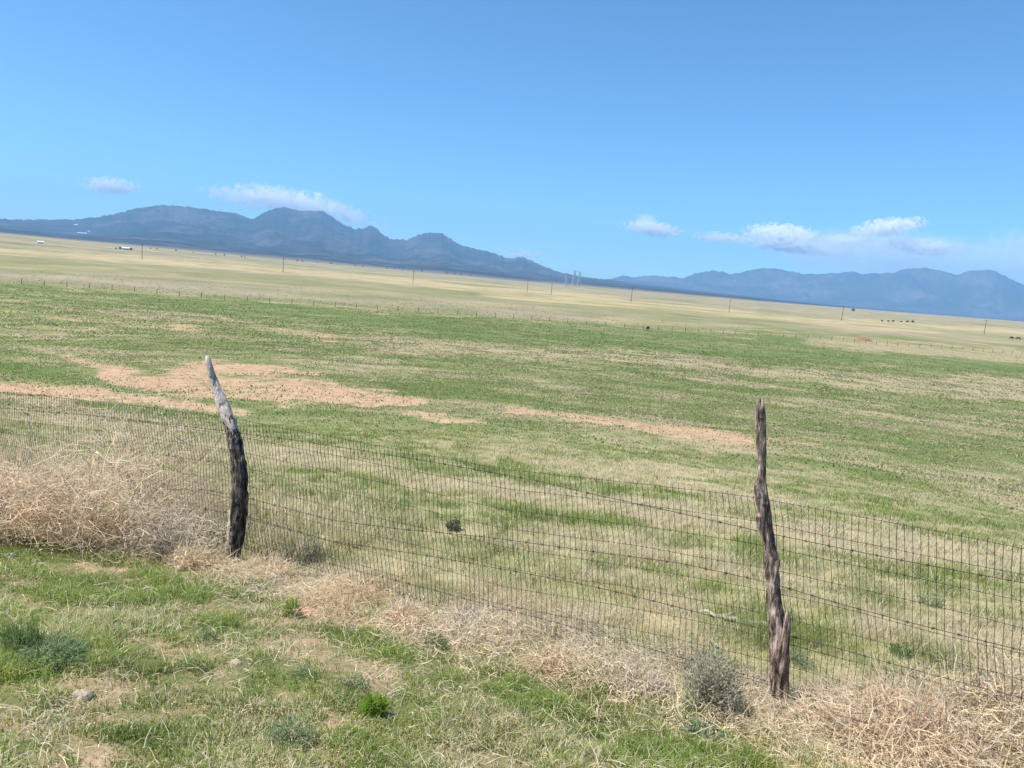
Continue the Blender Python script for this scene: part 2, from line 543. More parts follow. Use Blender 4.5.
    bank = (1 - sstep(-0.3, 0.4, X * ND[0] + Y * ND[1] - U0)) * (np.hypot(X, Y) < 20)
    o = mesh_np('ground', np.stack([X, Y, Z], -1).reshape(-1, 3), faces, m,
                attrs={'soil': s_.ravel(), 'straw': st.ravel(), 'green': gr.ravel(), 'plain': fp.ravel(), 'near': nearv.ravel(), 'bank': bank.ravel(), **{k_: v_.ravel() for k_, v_ in bo.items()}}, smooth=True)
    # close the little hole under the viewpoint is not needed: first ring is 5 cm
    tag(o, 'rolling prairie ground, green and straw pasture with bare pink soil patches', 'ground', kind='structure')
    return o


build_ground()

# ------------------------------------------------------------------ hills
def skyline(pts, r0):
    P = np.array(pts, float)
    d = ray(P[:, 0], P[:, 1])
    h = np.hypot(d[:, 0], d[:, 1])
    az = np.arctan2(d[:, 0], d[:, 1]); el = d[:, 2] / h
    return az, el * r0 + CAMZ


SK1 = [(-260, 226), (-150, 221), (-60, 219), (0, 219), (40, 219.5), (75, 219.5), (92, 217.5), (110, 215), (130, 210), (145, 207), (155, 205.5), (170, 205), (185, 206), (200, 208),
       (215, 211), (228, 212), (240, 214), (253, 219.5), (262, 214), (272, 209), (280, 207), (290, 208.5), (300, 211), (312, 210.5), (322, 211), (332, 217), (342, 224), (355, 229),
       (363, 228), (370, 226), (376, 228), (383, 234), (390, 239), (398, 239), (406, 240), (418, 235), (430, 232.5), (443, 234), (452, 240), (462, 246), (476, 249), (490, 252), (504, 257),
       (512, 258.5), (522, 257), (531, 260), (540, 265), (558, 271.5), (580, 276.5), (612, 280), (640, 283.5), (700, 291), (768, 298.5), (850, 307.5), (930, 316), (1023, 324), (1300, 350)]
SK2 = [(560, 283), (590, 281), (612, 278.5), (624, 275), (633, 277), (650, 275.5), (672, 276.5), (682, 278), (695, 273), (706, 271.5), (713, 270), (722, 271), (730, 274), (745, 271),
       (762, 267.5), (775, 268), (790, 270.5), (805, 274), (815, 273), (835, 273), (853, 270.5), (862, 273), (880, 273), (893, 272), (905, 268), (915, 267), (925, 266.5), (940, 270), (958, 274), (970, 269.5),
       (980, 270), (990, 268), (1005, 275), (1023, 284), (1060, 297), (1120, 312), (1300, 345)]
AZ1, H1 = skyline(SK1, 10000.0)
AZ2, H2 = skyline(SK2, 14500.0)


def hill_height(x, y, AZ, HH, ra, r0, rb, zb, seed):
    r = np.hypot(x, y); az = np.arctan2(x, y)
    wander = (fbm(az * 18, r * 0.0, 3, seed + 3) - 0.5) * 0.0
    h = np.interp(az, AZ, HH)
    jag = (fbm(az * 420, az * 0 + 3.3, 3, seed + 8) - 0.5) * 44 * np.clip((h + 30) / 250, 0, 1)
    h = h + jag + (fbm(az * 150, az * 0 + 1.3, 2, seed + 12) - 0.5) * (26 if ra > 8000 else 0) * np.clip((h + 10) / 250, 0, 1)
    if ra < 8000:
        zb = CAMZ - edge_drop(np.clip(az, -.75, .75))
    q = np.clip((r - ra) / (r0 - ra), 0, 1)
    q2 = np.clip((rb - r) / (rb - r0), 0, 1)
    lowmix = np.clip((h - zb) / 200, 0, 1)
    up = (1 - lowmix) * q + lowmix * (0.16 * q + 0.84 * q ** 2.8)
    s = np.where(r <= r0, up, q2 ** 1.3)
    # spurs and gullies running down from the crest
    wx = x / 1000 + fbm(x / 900, y / 900, 3, seed) * 1.3; wy = y / 1000 + fbm(x / 900, y / 900, 3, seed + 1) * 1.3
    rid = 1 - np.abs(2 * fbm(wx * 1.5, wy * 0.55, 5, seed + 5) - 1) * 2.2
    env = 4 * q * (1 - q) * (r <= r0)
    z = zb + (h - zb) * s * (1 - 0.62 * env * (1 - np.clip(rid, 0, 1)) * lowmix)
    z = z + env * (1 - q) * 0 
    return z


def near_hills(x, y): return hill_height(x, y, AZ1, H1, 3250.0, 10000.0, 13000.0, -30.0, 100)
def far_hills(x, y): return hill_height(x, y, AZ2, H2, 11500.0, 14500.0, 15400.0, -60.0, 300)


def build_hills(name, f, ra, rb, nr, azr, na, cols, label, seed):
    m, nt, b = new_mat(name)
    geo = nd(nt, 'ShaderNodeNewGeometry')
    n1 = noise(nt, geo.outputs['Position'], 0.0016, 8, 0.6)
    n2 = noise(nt, geo.outputs['Position'], 0.012, 6, 0.7)
    f1 = math_(nt, 'ADD', math_(nt, 'MULTIPLY', n1, 0.6), math_(nt, 'MULTIPLY', n2, 0.4))
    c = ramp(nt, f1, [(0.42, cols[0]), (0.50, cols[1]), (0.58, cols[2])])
    if ra < 8000:   # the foot of the hills is still open dry grassland
        ln = nd(nt, 'ShaderNodeVectorMath'); ln.operation = 'LENGTH'; nt.links.new(geo.outputs['Position'], ln.inputs[0])
        mr = nd(nt, 'ShaderNodeMapRange'); mr.inputs[1].default_value = 3500; mr.inputs[2].default_value = 4300
        nt.links.new(math_(nt, 'ADD', ln.outputs['Value'], math_(nt, 'MULTIPLY', math_(nt, 'SUBTRACT', n2, 0.5), 2500)), mr.inputs[0])
        c = mixc(nt, mr.outputs[0], (0.19, 0.15, 0.125), c)
    nt.links.new(c, b.inputs['Base Color'])
    b.inputs['Specular IOR Level'].default_value = 0.0
    A, R = np.meshgrid(np.radians(np.linspace(azr[0], azr[1], na)), np.linspace(ra, rb, nr))
    X = R * np.sin(A); Y = R * np.cos(A); Z = f(X, Y)
    if ra < 8000:
        Z[0] -= 6
    idx = np.arange(nr * na).reshape(nr, na)
    faces = np.stack([idx[:-1, :-1], idx[1:, :-1], idx[1:, 1:], idx[:-1, 1:]], -1).reshape(-1, 4)
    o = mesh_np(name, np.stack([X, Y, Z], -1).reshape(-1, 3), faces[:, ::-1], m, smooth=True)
    tag(o, label, 'hills', kind='structure')
    return o


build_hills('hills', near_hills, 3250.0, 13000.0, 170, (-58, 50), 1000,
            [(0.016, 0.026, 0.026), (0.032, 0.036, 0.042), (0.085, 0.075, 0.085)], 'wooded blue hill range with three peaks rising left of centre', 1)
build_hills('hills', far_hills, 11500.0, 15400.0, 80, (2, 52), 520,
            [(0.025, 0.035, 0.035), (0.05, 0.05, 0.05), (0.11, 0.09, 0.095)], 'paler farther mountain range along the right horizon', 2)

# ------------------------------------------------------------------ blades / ribbons
def blades(pos, hgt, wid, col, lean=0.5, tipcol=None):
    n = len(pos)
    a = RNG.uniform(0, 2 * PI, n)
    dx, dy = np.cos(a), np.sin(a)
    b = RNG.uniform(0, 2 * PI, n)
    L = lean * RNG.uniform(0.1, 1.3, n)
    lx, ly = np.cos(b) * L, np.sin(b) * L
    V = np.zeros((n, 6, 3), np.float32)
    hw = wid * 0.5
    for i, (t, k) in enumerate(((0, 1.0), (0.55, 0.8), (1.0, 0.12))):
        cx = pos[:, 0] + lx * hgt * t ** 1.7; cy = pos[:, 1] + ly * hgt * t ** 1.7
        cz = pos[:, 2] - 0.01 * (t == 0) + hgt * t * (1 - 0.25 * L * t)
        V[:, 2 * i, 0] = cx - dx * hw * k; V[:, 2 * i, 1] = cy - dy * hw * k; V[:, 2 * i, 2] = cz
        V[:, 2 * i + 1, 0] = cx + dx * hw * k; V[:, 2 * i + 1, 1] = cy + dy * hw * k; V[:, 2 * i + 1, 2] = cz
    base = (np.arange(n) * 6)[:, None]
    Fq = np.concatenate([base + np.array([[0, 1, 3, 2]]), base + np.array([[2, 3, 5, 4]])], 0)
    C = np.repeat(col[:, None, :], 6, 1)
    if tipcol is not None:
        C[:, 4:] = C[:, 4:] * 0.5 + tipcol[:, None, :] * 0.5
    return V.reshape(-1, 3), Fq, C.reshape(-1, 3)


def ribbons(start, direc, length, wid, col, seg=5, curl=0.9, grav=0.0, damp=1.0):
    """curly flat-sided stems: n polylines with seg segments"""
    n = len(start)
    p = start.astype(float).copy(); d = direc / np.linalg.norm(direc, axis=1, keepdims=True)
    side = np.cross(d, RNG.normal(size=(n, 3))); side /= np.linalg.norm(side, axis=1, keepdims=True)
    bend = RNG.normal(size=(n, 3))
    V = np.zeros((n, seg + 1, 2, 3), np.float32)
    for i in range(seg + 1):
        w = wid * (1 - 0.75 * i / seg)
        V[:, i, 0] = p - side * (w / 2)[:, None]; V[:, i, 1] = p + side * (w / 2)[:, None]
        p = p + d * (length / seg)[:, None]
        d = d + (bend * 0.5 + RNG.normal(size=(n, 3)) * 0.5) * curl / seg * 1.6
        d[:, 2] -= grav / seg
        d /= np.linalg.norm(d, axis=1, keepdims=True)
    base = (np.arange(n) * (seg + 1) * 2)[:, None]
    Fs = [base + np.array([[2 * i, 2 * i + 1, 2 * i + 3, 2 * i + 2]]) for i in range(seg)]
    C = np.repeat(col[:, None, :], (seg + 1) * 2, 1)
    return V.reshape(-1, 3), np.concatenate(Fs, 0), C.reshape(-1, 3)


def merge(parts):
    vs, fs, cs = [], [], []; k = 0
    for v, f, c in parts:
        vs.append(v); fs.append(f + k); cs.append(c); k += len(v)
    return np.concatenate(vs), np.concatenate(fs), np.concatenate(cs)


def sample_polar(n, r0, r1, azr=(-46, 46)):
    az = np.radians(RNG.uniform(azr[0], azr[1], n))
    r = np.exp(RNG.uniform(math.log(r0), math.log(r1), n))
    return r * np.sin(az), r * np.cos(az), r


def grass_colors(n, straw, green, seedx, seedy, ws):
    k = RNG.random(n)
    var = RNG.uniform(0.7, 1.3, n)[:, None]
    mix = RNG.random(n)[:, None]
    gr = C_GREEN * (1 - mix) + C_FRESH * mix
    ol = (RNG.random(n) < 0.25 * (1 - green))[:, None]
    gr = np.where(ol, C_OLIVE, gr)
    cl = vnoise(seedx * 3, seedy * 3, 61)[:, None]
    gr = gr * (0.8 + 0.5 * cl)
    st = C_STRAW * (1 - mix) + C_PALE * mix
    isst = (k < ws)[:, None]
    return np.where(isst, st, gr) * var


def build_grass():
    # --- bank in front of the fence
    n = 1000000
    x, y, r = sample_polar(n, 1.9, 9.5, (-48, 50))
    u = x * ND[0] + y * ND[1] - U0
    s, st, g, fp = growth(x, y)
    clump = fbm(x * 5.5, y * 5.5, 3, 41)
    patch = fbm(x * 1.6, y * 1.6, 3, 43)
    keep = (u < 0.15) & (RNG.random(n) < np.clip((clump - 0.28) * 3.8 + 0.35 * g, 0.16, 1) * (1 - 0.93 * np.clip(s * 1.6, 0, 1)) * (1 - 0.6 * np.exp(-((u + 0.15) / 0.4) ** 2)))
    keep &= (patch > 0.34) | (RNG.random(n) < 0.4)
    x, y, r, st, g, clump, patch = [q[keep] for q in (x, y, r, st, g, clump, patch)]
    n = len(x)
    ws = np.clip(0.19 + (st - 0.42) * 0.8 + (vnoise(x * 2.3, y * 2.3, 47) - 0.5) * 0.8 - 0.3 * g, 0.05, 0.85)
    col = grass_colors(n, st, g, x, y, ws)
    hg = RNG.uniform(0.012, 0.046, n) * (0.55 + 1.3 * np.clip((clump - 0.35) * 2.5, 0, 1)) * (0.7 + 0.7 * vnoise(x * 0.9, y * 0.9, 51))
    wd = RNG.uniform(0.0026, 0.0052, n)
    p = np.stack([x, y, terrain(x, y)], -1)
    v, f, c = blades(p, hg, wd, col, 0.9)
    o = mesh_np('grass', v, f, MAT_GRASS, colors=c, loc=(0, 4, 0))
    tag(o, 'short green and straw grass on the bank in front of the fence', 'grass', kind='stuff')
    # long dead stalks lying in it
    n = 22000
    x, y, r = sample_polar(n, 2.0, 8.5, (-48, 50))
    u = x * ND[0] + y * ND[1] - U0
    cl = fbm(x * 1.3, y * 1.3, 3, 55)
    k = (u < 0.0) & (RNG.random(n) < np.clip((cl - 0.38) * 5, 0.12, 1)); x, y = x[k], y[k]; n = len(x)
    p = np.stack([x, y, terrain(x, y) + RNG.uniform(0.0, 0.03, n)], -1)
    d = np.stack([RNG.normal(size=n), RNG.normal(size=n), np.abs(RNG.normal(size=n)) * 0.6 + 0.1], -1)
    col = (C_PALE * RNG.uniform(0.55, 1.1, n)[:, None])
    v, f, c = ribbons(p, d, RNG.uniform(0.05, 0.16, n), RNG.uniform(0.0022, 0.0042, n), col, 4, 0.9, 0.8)
    o = mesh_np('dead_stalks', v, f, MAT_STEM, colors=c, loc=(0, 4, 0))
    tag(o, 'pale dead grass stalks lying over the green bank', 'dry grass', kind='stuff')
    # --- pasture behind the fence
    n = 900000
    x, y, r = sample_polar(n, 4.2, 60, (-46, 46))
    u = x * ND[0] + y * ND[1] - U0
    s, st, g, fp = growth(x, y)
    sc = np.clip(6.0 / r, 0.12, 1.0)
    clump = fbm(x * 3.2, y * 3.2, 3, 41) * (1 - sstep(10, 25, r)) + fbm(x * 0.9, y * 0.9, 4, 42) * sstep(10, 25, r)
    keep = (u > 0.1) & (RNG.random(n) < np.clip((clump - 0.33) * 2.4 + 0.22, 0.3, 1) * (1 - np.clip(s * 1.3, 0, 0.95)))
    x, y, r, st, g, clump = [q[keep] for q in (x, y, r, st, g, clump)]
    n = len(x)
    loc = vnoise(x * 2.1, y * 2.1, 47) * (1 - sstep(10, 25, r)) + vnoise(x * 0.7, y * 0.7, 48) * sstep(10, 25, r)
    ws = np.clip(0.09 + (st - 0.3) * 0.95 + (loc - 0.5) * 0.75 - 0.3 * g + 0.10 + 0.16 * (1 - sstep(8, 16, r)), 0.08, 0.93)
    col = grass_colors(n, st, g, x, y, ws)
    near = 1 - sstep(5, 22, r)
    hg = RNG.uniform(0.02, 0.07, n) * (0.6 + 0.9 * np.clip((clump - 0.3) * 2.5, 0, 1)) * (0.6 + 0.8 * near)
    wd = np.maximum(0.0032, r * 0.00058) * RNG.uniform(0.7, 1.3, n)
    p = np.stack([x, y, terrain(x, y)], -1)
    v, f, c = blades(p, hg, wd, col, 0.9)
    o = mesh_np('grass', v, f, MAT_GRASS, colors=c, loc=(0, 20, 0))
    tag(o, 'mixed green and cured pasture grass spreading away behind the fence', 'grass', kind='stuff')


build_grass()


def build_tufts():
    n = 800000
    x, y, r = sample_polar(n, 16, 320, (-39, 39))
    s, st, g, fp = growth(x, y)
    c1 = fbm(x * 0.45, y * 0.45, 3, 81); c2 = fbm(x * 0.07, y * 0.07, 3, 82)
    k = RNG.random(n) < np.clip((0.6 * c1 + 0.4 * c2 - 0.34) * 3.5, 0.1, 1) * (1 - np.clip(s * 1.15, 0, 0.88)) * sstep(16, 30, r) * (1 - sstep(90, 230, r) * 0.85)
    x, y, r, st, g, fp, c1 = [q[k] for q in (x, y, r, st, g, fp, c1)]
    n = len(x)
    ws = np.clip(0.10 + (st - 0.3) * 1.0 + (vnoise(x * 0.35, y * 0.35, 83) - 0.5) * 1.1 - 0.35 * g, 0.03, 0.97)
    kk = RNG.random(n) < ws
    m = RNG.random(n)[:, None]
    gr = np.array([0.23, 0.30, 0.10]) * (1 - m) + np.array([0.33, 0.39, 0.14]) * m
    sw = np.array([0.46, 0.39, 0.22]) * (1 - m) + np.array([0.68, 0.59, 0.38]) * m
    col = np.where(kk[:, None], sw, gr) * RNG.uniform(0.75, 1.25, n)[:, None]
    hg = np.clip(r * 0.0013, 0.05, 0.12) * RNG.uniform(0.4, 1.25, n) * (0.5 + c1)
    wd = np.clip(r * 0.0017, 0.04, 0.4) * RNG.uniform(0.4, 1.4, n)
    v, f, c = blades(np.stack([x, y, terrain(x, y)], -1), hg, wd, col, 0.5)
    o = mesh_np('grass_tufts', v, f, MAT_GRASS, colors=c, loc=(0, 90, 0))
    tag(o, 'tufts of straw and green bunch grass dotted over the wide pasture', 'grass', kind='stuff')

    n = 26000
    t = RNG.uniform(TL - 7, TL + 0.6, n); u = np.abs(RNG.normal(0.1, 1.1, n)) + 0.05
    x = t * TD[0] + (u + U0) * ND[0]; y = t * TD[1] + (u + U0) * ND[1]
    k = RNG.random(n) < np.clip((fbm(x * 2.2, y * 2.2, 3, 95) - 0.36) * 4, 0.03, 1); x, y = x[k], y[k]; n = len(x)
    m = RNG.random(n)[:, None]
    col = (np.array([0.55, 0.47, 0.27]) * (1 - m) + C_PALE * m) * RNG.uniform(0.7, 1.15, n)[:, None]
    col = np.where((RNG.random(n) < 0.25)[:, None], C_OLIVE * 1.1, col)
    v, f, c = blades(np.stack([x, y, terrain(x, y)], -1), RNG.uniform(0.1, 0.34, n), RNG.uniform(0.004, 0.008, n), col, 0.8)
    o = mesh_np('tall_dry_grass', v, f, MAT_GRASS, colors=c, loc=(-4, 8, 0))
    tag(o, 'taller cured grass standing behind the wire at the left', 'dry grass', kind='stuff')


build_tufts()

# ------------------------------------------------------------------ dry brush along the fence
BR_TAN = np.array([0.80, 0.61, 0.36]); BR_PINK = np.array([0.77, 0.53, 0.33]); BR_GREY = np.array([0.66, 0.57, 0.45]); BR_PALE = np.array([0.88, 0.77, 0.58])


def build_drift():
    n = 56000
    t = RNG.uniform(TL - 8, TR + 3.6, n)
    u = RNG.normal(-0.25, 0.33, n)
    dens = np.interp(t, [TL - 8, TL - 1, TL, TL + 1.5, TR - 1.2, TR, TR + 0.8, TR + 4], [1, 1, .8, .85, .9, .9, 1, 1])
    u = u * np.interp(t, [TL, TR, TR + 1, TR + 3], [1, 1, 1.5, 2.1]) - np.interp(t, [TR, TR + 1, TR + 3], [0, 0.15, 0.45])
    cl = fbm(t * 2.4, u * 2.4, 3, 71)
    k = RNG.random(n) < dens * np.clip((cl - 0.33) * 4, 0.08, 1)
    t, u, cl = t[k], u[k], cl[k]; n = len(t)
    x = t * TD[0] + (u + U0) * ND[0]; y = t * TD[1] + (u + U0) * ND[1]
    hh = np.interp(t, [TL - 8, TL - 1, TL, TR - 1, TR, TR + 1, TR + 4], [0.36, 0.30, 0.07, 0.2, 0.04, 0.24, 0.34]) * np.exp(-((u + 0.3) / 0.9) ** 2) * (0.3 + 1.1 * np.clip((cl - .3) * 2.5, 0, 1))
    z = terrain(x, y) + RNG.random(n) * hh
    d = RNG.normal(size=(n, 3)); d[:, 2] = d[:, 2] * 0.5 + 0.25
    m = RNG.random(n)[:, None]
    cz = vnoise(t * 1.3, u * 1.3, 73)[:, None]
    col = BR_TAN * (1 - m) + BR_PALE * m
    col = np.where(cz > 0.62, BR_GREY * 0.5 + col * 0.5, col); col = np.where(cz < 0.36, BR_PINK * 0.65 + col * 0.35, col)
    col = col * RNG.uniform(0.6, 1.15, n)[:, None]
    v, f, c = ribbons(np.stack([x, y, z], -1), d, RNG.uniform(0.05, 0.2, n), RNG.uniform(0.0028, 0.0065, n), col, 5, 1.9, 0.2)
    o = mesh_np('dry_brush', v, f, MAT_STEM, colors=c, loc=(0, 5, 0))
    tag(o, 'drift of tangled dry weeds and straw caught along the foot of the fence', 'dry brush', kind='stuff')


build_drift()


def tumbleweed(px, py, rpx, tone, label, flat=0.8, n=1100, stretch=1.0):
    g = hit(px, py); n = n * 0.6; rpx = rpx * 1.12
    R = rpx * dist(g) / F
    n = int(n)
    # main branches from a root crown, then twigs filling the ball
    th = RNG.uniform(0, 2 * PI, n); ph = np.arccos(RNG.uniform(-0.25, 1, n))
    dr = np.stack([np.sin(ph) * np.cos(th) * stretch, np.sin(ph) * np.sin(th), np.cos(ph) * flat], -1)
    rad = R * RNG.random(n) ** 0.45 * RNG.uniform(0.75, 1.0, n)
    lump = 0.8 + 0.4 * vnoise(th * 1.6 + 5, ph * 2.2, int(px))
    st = dr * (rad * lump)[:, None] * 0.92
    d = dr * 0.6 + RNG.normal(size=(n, 3)) * 0.8
    m = RNG.random(n)[:, None]
    col = (tone * (1 - m) + BR_PALE * m) * RNG.uniform(0.55, 1.15, n)[:, None]
    a = ribbons(st, d, R * RNG.uniform(0.25, 0.75, n), RNG.uniform(0.0035, 0.0085, n), col, 6, 2.1)
    nb = 60
    th = RNG.uniform(0, 2 * PI, nb); ph = np.arccos(RNG.uniform(0, 1, nb))
    d2 = np.stack([np.sin(ph) * np.cos(th) * stretch, np.sin(ph) * np.sin(th), np.cos(ph) * flat], -1)
    c2 = tone * RNG.uniform(0.5, 0.9, nb)[:, None]
    b = ribbons(np.zeros((nb, 3)), d2, R * RNG.uniform(0.8, 1.1, nb), np.full(nb, 0.006), c2, 6, 0.7)
    v, f, c = merge([a, b])
    v = v + np.array([0, 0, R * 0.22])
    v[:, 2] = np.maximum(v[:, 2], -0.03)
    o = mesh_np('tumbleweed', v, f, MAT_STEM, colors=c)
    o.location = [float(q) for q in g]
    tag(o, label, 'tumbleweed', group='tumbleweeds caught along the wire fence')
    return o


TW = [
    (-20, 535, 62, BR_PINK, 'pinkish tumbleweed piled at the left edge of the photo', 0.8, 1500),
    (38, 538, 60, BR_PINK, 'broad rusty tan tumbleweed second from the left edge', 0.85, 1700),
    (96, 548, 66, BR_TAN, 'tan tumbleweed with the pale branch sticking up from its crown', 1.05, 1900),
    (144, 530, 86, BR_PINK, 'tallest brown tumbleweed at the back of the left pile', 1.05, 2100),
    (168, 556, 45, BR_GREY, 'grey open tumbleweed in front, left of the bent post', 0.9, 1500),
    (190, 568, 20, BR_TAN, 'small straw tumbleweed leaning against the foot of the bent post', 0.8, 700),
    (268, 578, 24, BR_TAN, 'small tan tumbleweed just right of the bent post', 0.7, 700),
    (404, 628, 26, BR_PINK, 'low pinkish tumbleweed at the fence between the two posts', 0.75, 700),
    (462, 640, 30, BR_GREY, 'pale grey tumbleweed beside the dark green weed under the fence', 0.8, 900),
    (548, 668, 24, BR_PINK, 'brown flattened tumbleweed midway under the wire', 0.7, 650),
    (640, 695, 30, BR_GREY, 'silvery collapsed tumbleweed left of the sage bush', 0.55, 900),
    (835, 735, 40, BR_TAN, 'straw tumbleweed just right of the knotty post', 0.6, 1200),
    (900, 752, 62, BR_PINK, 'reddish tan tumbleweed in the heap at the bottom right', 0.6, 2000),
    (975, 745, 60, BR_TAN, 'large pale tumbleweed in the bottom right heap', 0.65, 2000),
    (1045, 740, 60, BR_PINK, 'tumbleweed cut by the right edge of the photo', 0.7, 1700),
]
for a in TW:
    tumbleweed(a[0], a[1], a[2], a[3], a[4], a[5], a[6])

# ------------------------------------------------------------------ fence
N3 = np.array([ND[0], ND[1], 0.0])


def on_fence(px, py, off=0.0):
    """point of the fence's own vertical plane seen at a photo position; off > 0 is the field side"""
    d = ray(px, py)
    k = (U0 + off) / (d @ N3)
    return d * k + np.array([0, 0, CAMZ])


def wood_mat(name, hi, lo, base, split=None, span=0.1, topz=None):
    m, nt, b = new_mat(name)
    tc = nd(nt, 'ShaderNodeTexCoord')
    mp = nd(nt, 'ShaderNodeMapping'); mp.inputs['Scale'].default_value = (1, 1, 0.09)
    nt.links.new(tc.outputs['Object'], mp.inputs['Vector'])
    grain = noise(nt, mp.outputs[0], 55, 7, 0.75, 0.5)
    mp2 = nd(nt, 'ShaderNodeMapping'); mp2.inputs['Scale'].default_value = (1, 1, 0.28)
    nt.links.new(tc.outputs['Object'], mp2.inputs['Vector'])
    blot = noise(nt, mp2.outputs[0], 24, 5, 0.65)
    f = math_(nt, 'ADD', math_(nt, 'MULTIPLY', grain, 0.55), math_(nt, 'MULTIPLY', blot, 0.45))
    f = math_(nt, 'ADD', math_(nt, 'MULTIPLY', math_(nt, 'SUBTRACT', f, 0.5), 1.7), 0.5)
    def tones(t): return ramp(nt, f, [(0.38, [q * 0.12 for q in t]), (0.47, [q * 0.5 for q in t]), (0.54, t), (0.64, [min(1, q * 2.3) for q in t])])
    c = tones(lo)
    if split is not None:
        sx = nd(nt, 'ShaderNodeSeparateXYZ'); nt.links.new(tc.outputs['Object'], sx.inputs[0])
        zz = math_(nt, 'ADD', sx.outputs[2], math_(nt, 'MULTIPLY', math_(nt, 'SUBTRACT', blot, 0.5), 1.3))
        mr = nd(nt, 'ShaderNodeMapRange'); nt.links.new(zz, mr.inputs[0])
        mr.inputs[1].default_value = split - span; mr.inputs[2].default_value = split + span
        up = ramp(nt, f, [(0.33, [q * 0.14 for q in hi]), (0.42, [q * 0.7 for q in hi]), (0.56, hi), (0.72, [min(1, q * 1.15) for q in hi])])
        c = mixc(nt, mr.outputs[0], c, up)
        if base is not None:   # bark flaked off at the foot
            mr2 = nd(nt, 'ShaderNodeMapRange'); nt.links.new(zz, mr2.inputs[0])
            mr2.inputs[1].default_value = 0.62; mr2.inputs[2].default_value = 0.35
            ff = math_(nt, 'MULTIPLY', mr2.outputs[0], ramp(nt, math_(nt, 'ADD', math_(nt, 'MULTIPLY', sx.outputs[0], -26.0), blot), [(0.60, 0.0), (0.75, 1.0)]))
            c = mixc(nt, ff, c, base)
        if topz is not None:   # charred tip
            mr3 = nd(nt, 'ShaderNodeMapRange'); nt.links.new(sx.outputs[2], mr3.inputs[0]); mr3.inputs[1].default_value = topz; mr3.inputs[2].default_value = topz + 0.05
            c = mixc(nt, mr3.outputs[0], c, (0.06, 0.052, 0.05))
    nt.links.new(c, b.inputs['Base Color'])
    bp = nd(nt, 'ShaderNodeBump'); bp.inputs['Strength'].default_value = 1.0; bp.inputs['Distance'].default_value = 0.03
    nt.links.new(f, bp.inputs['Height']); nt.links.new(bp.outputs[0], b.inputs['Normal'])
    return m


def limb(cl, off, ground, nseg=22, seed=1, rough=0.22, extra=None, tip=0.3):
    """gnarled wood: cl = [(px, py, half width px)] from the top down"""
    P = []
    for (px, py, hw) in cl:
        p = on_fence(px, py, off); P.append((p, 0.82 * hw * dist(p) / F))
    pts = np.array([p for p, r in P]); rad = np.array([r for p, r in P])
    # resample
    L = np.concatenate([[0], np.cumsum(np.linalg.norm(np.diff(pts, axis=0), axis=1))])
    n = max(24, int(L[-1] / 0.018))
    s = np.linspace(0, L[-1], n)
    C = np.stack([np.interp(s, L, pts[:, i]) for i in range(3)], -1)
    k = np.array([.25, .5, .25])
    for _ in range(2):
        C[1:-1] = 0.25 * C[:-2] + 0.5 * C[1:-1] + 0.25 * C[2:]
    R = np.interp(s, L, rad)
    th = np.linspace(0, 2 * PI, nseg, endpoint=False)
    V = []
    for i in range(n):
        t = C[min(i + 1, n - 1)] - C[max(i - 1, 0)]; t = t / np.linalg.norm(t)
        a = np.array([TD[0], TD[1], 0]); a = a - t * (a @ t); a /= np.linalg.norm(a)
        b = np.cross(t, a)
        tw = s[i] * 0.25
        rr = R[i] * (1 + rough * 2 * (fbm(np.cos(th + tw) * 2.2 + 7, np.sin(th + tw) * 2.2 + s[i] * 3.5, 3, seed) - 0.5) * 1.4
                     + rough * 1.7 * (vnoise((th + tw) * 3.2, np.full(nseg, s[i] * 20.0), seed + 4) - 0.5)
                     - rough * 0.8 * np.clip(np.cos((th + tw) * 5 + seed) - 0.7, 0, 1) * 3)
        if i < 3: rr = rr * (tip + (1 - tip) * (i / 3.0)) 
        V.append(C[i] + a * (np.cos(th) * rr)[:, None] + b * (np.sin(th) * rr)[:, None] + (t * ((vnoise(th * 2.2, th * 0, seed + 9) - .5) * R[i] * 1.4)[:, None] if i < 2 else 0))
    V = np.concatenate(V)
    idx = np.arange(n * nseg).reshape(n, nseg)
    Fq = np.stack([idx[:-1], np.roll(idx[:-1], -1, 1), np.roll(idx[1:], -1, 1), idx[1:]], -1).reshape(-1, 4)
    # cap the top with a fan folded into quads
    top = idx[0]
    cap = np.array([[top[0], top[2 * j + 1], top[2 * j + 2], top[(2 * j + 3) % nseg]] for j in range(0)], int).reshape(-1, 4)
    V = np.concatenate([V, C[0:1] - np.array([[0, 0, R[0] * 0.4]])])
    ce = len(V) - 1
    caps = np.array([[top[j], ce, ce, top[(j + 1) % nseg]] for j in range(0)], int).reshape(-1, 4)
    capq = np.array([[top[(2 * j + 2) % nseg], top[2 * j + 1], top[2 * j], ce] for j in range(nseg // 2)])
    return V, np.concatenate([Fq, capq])


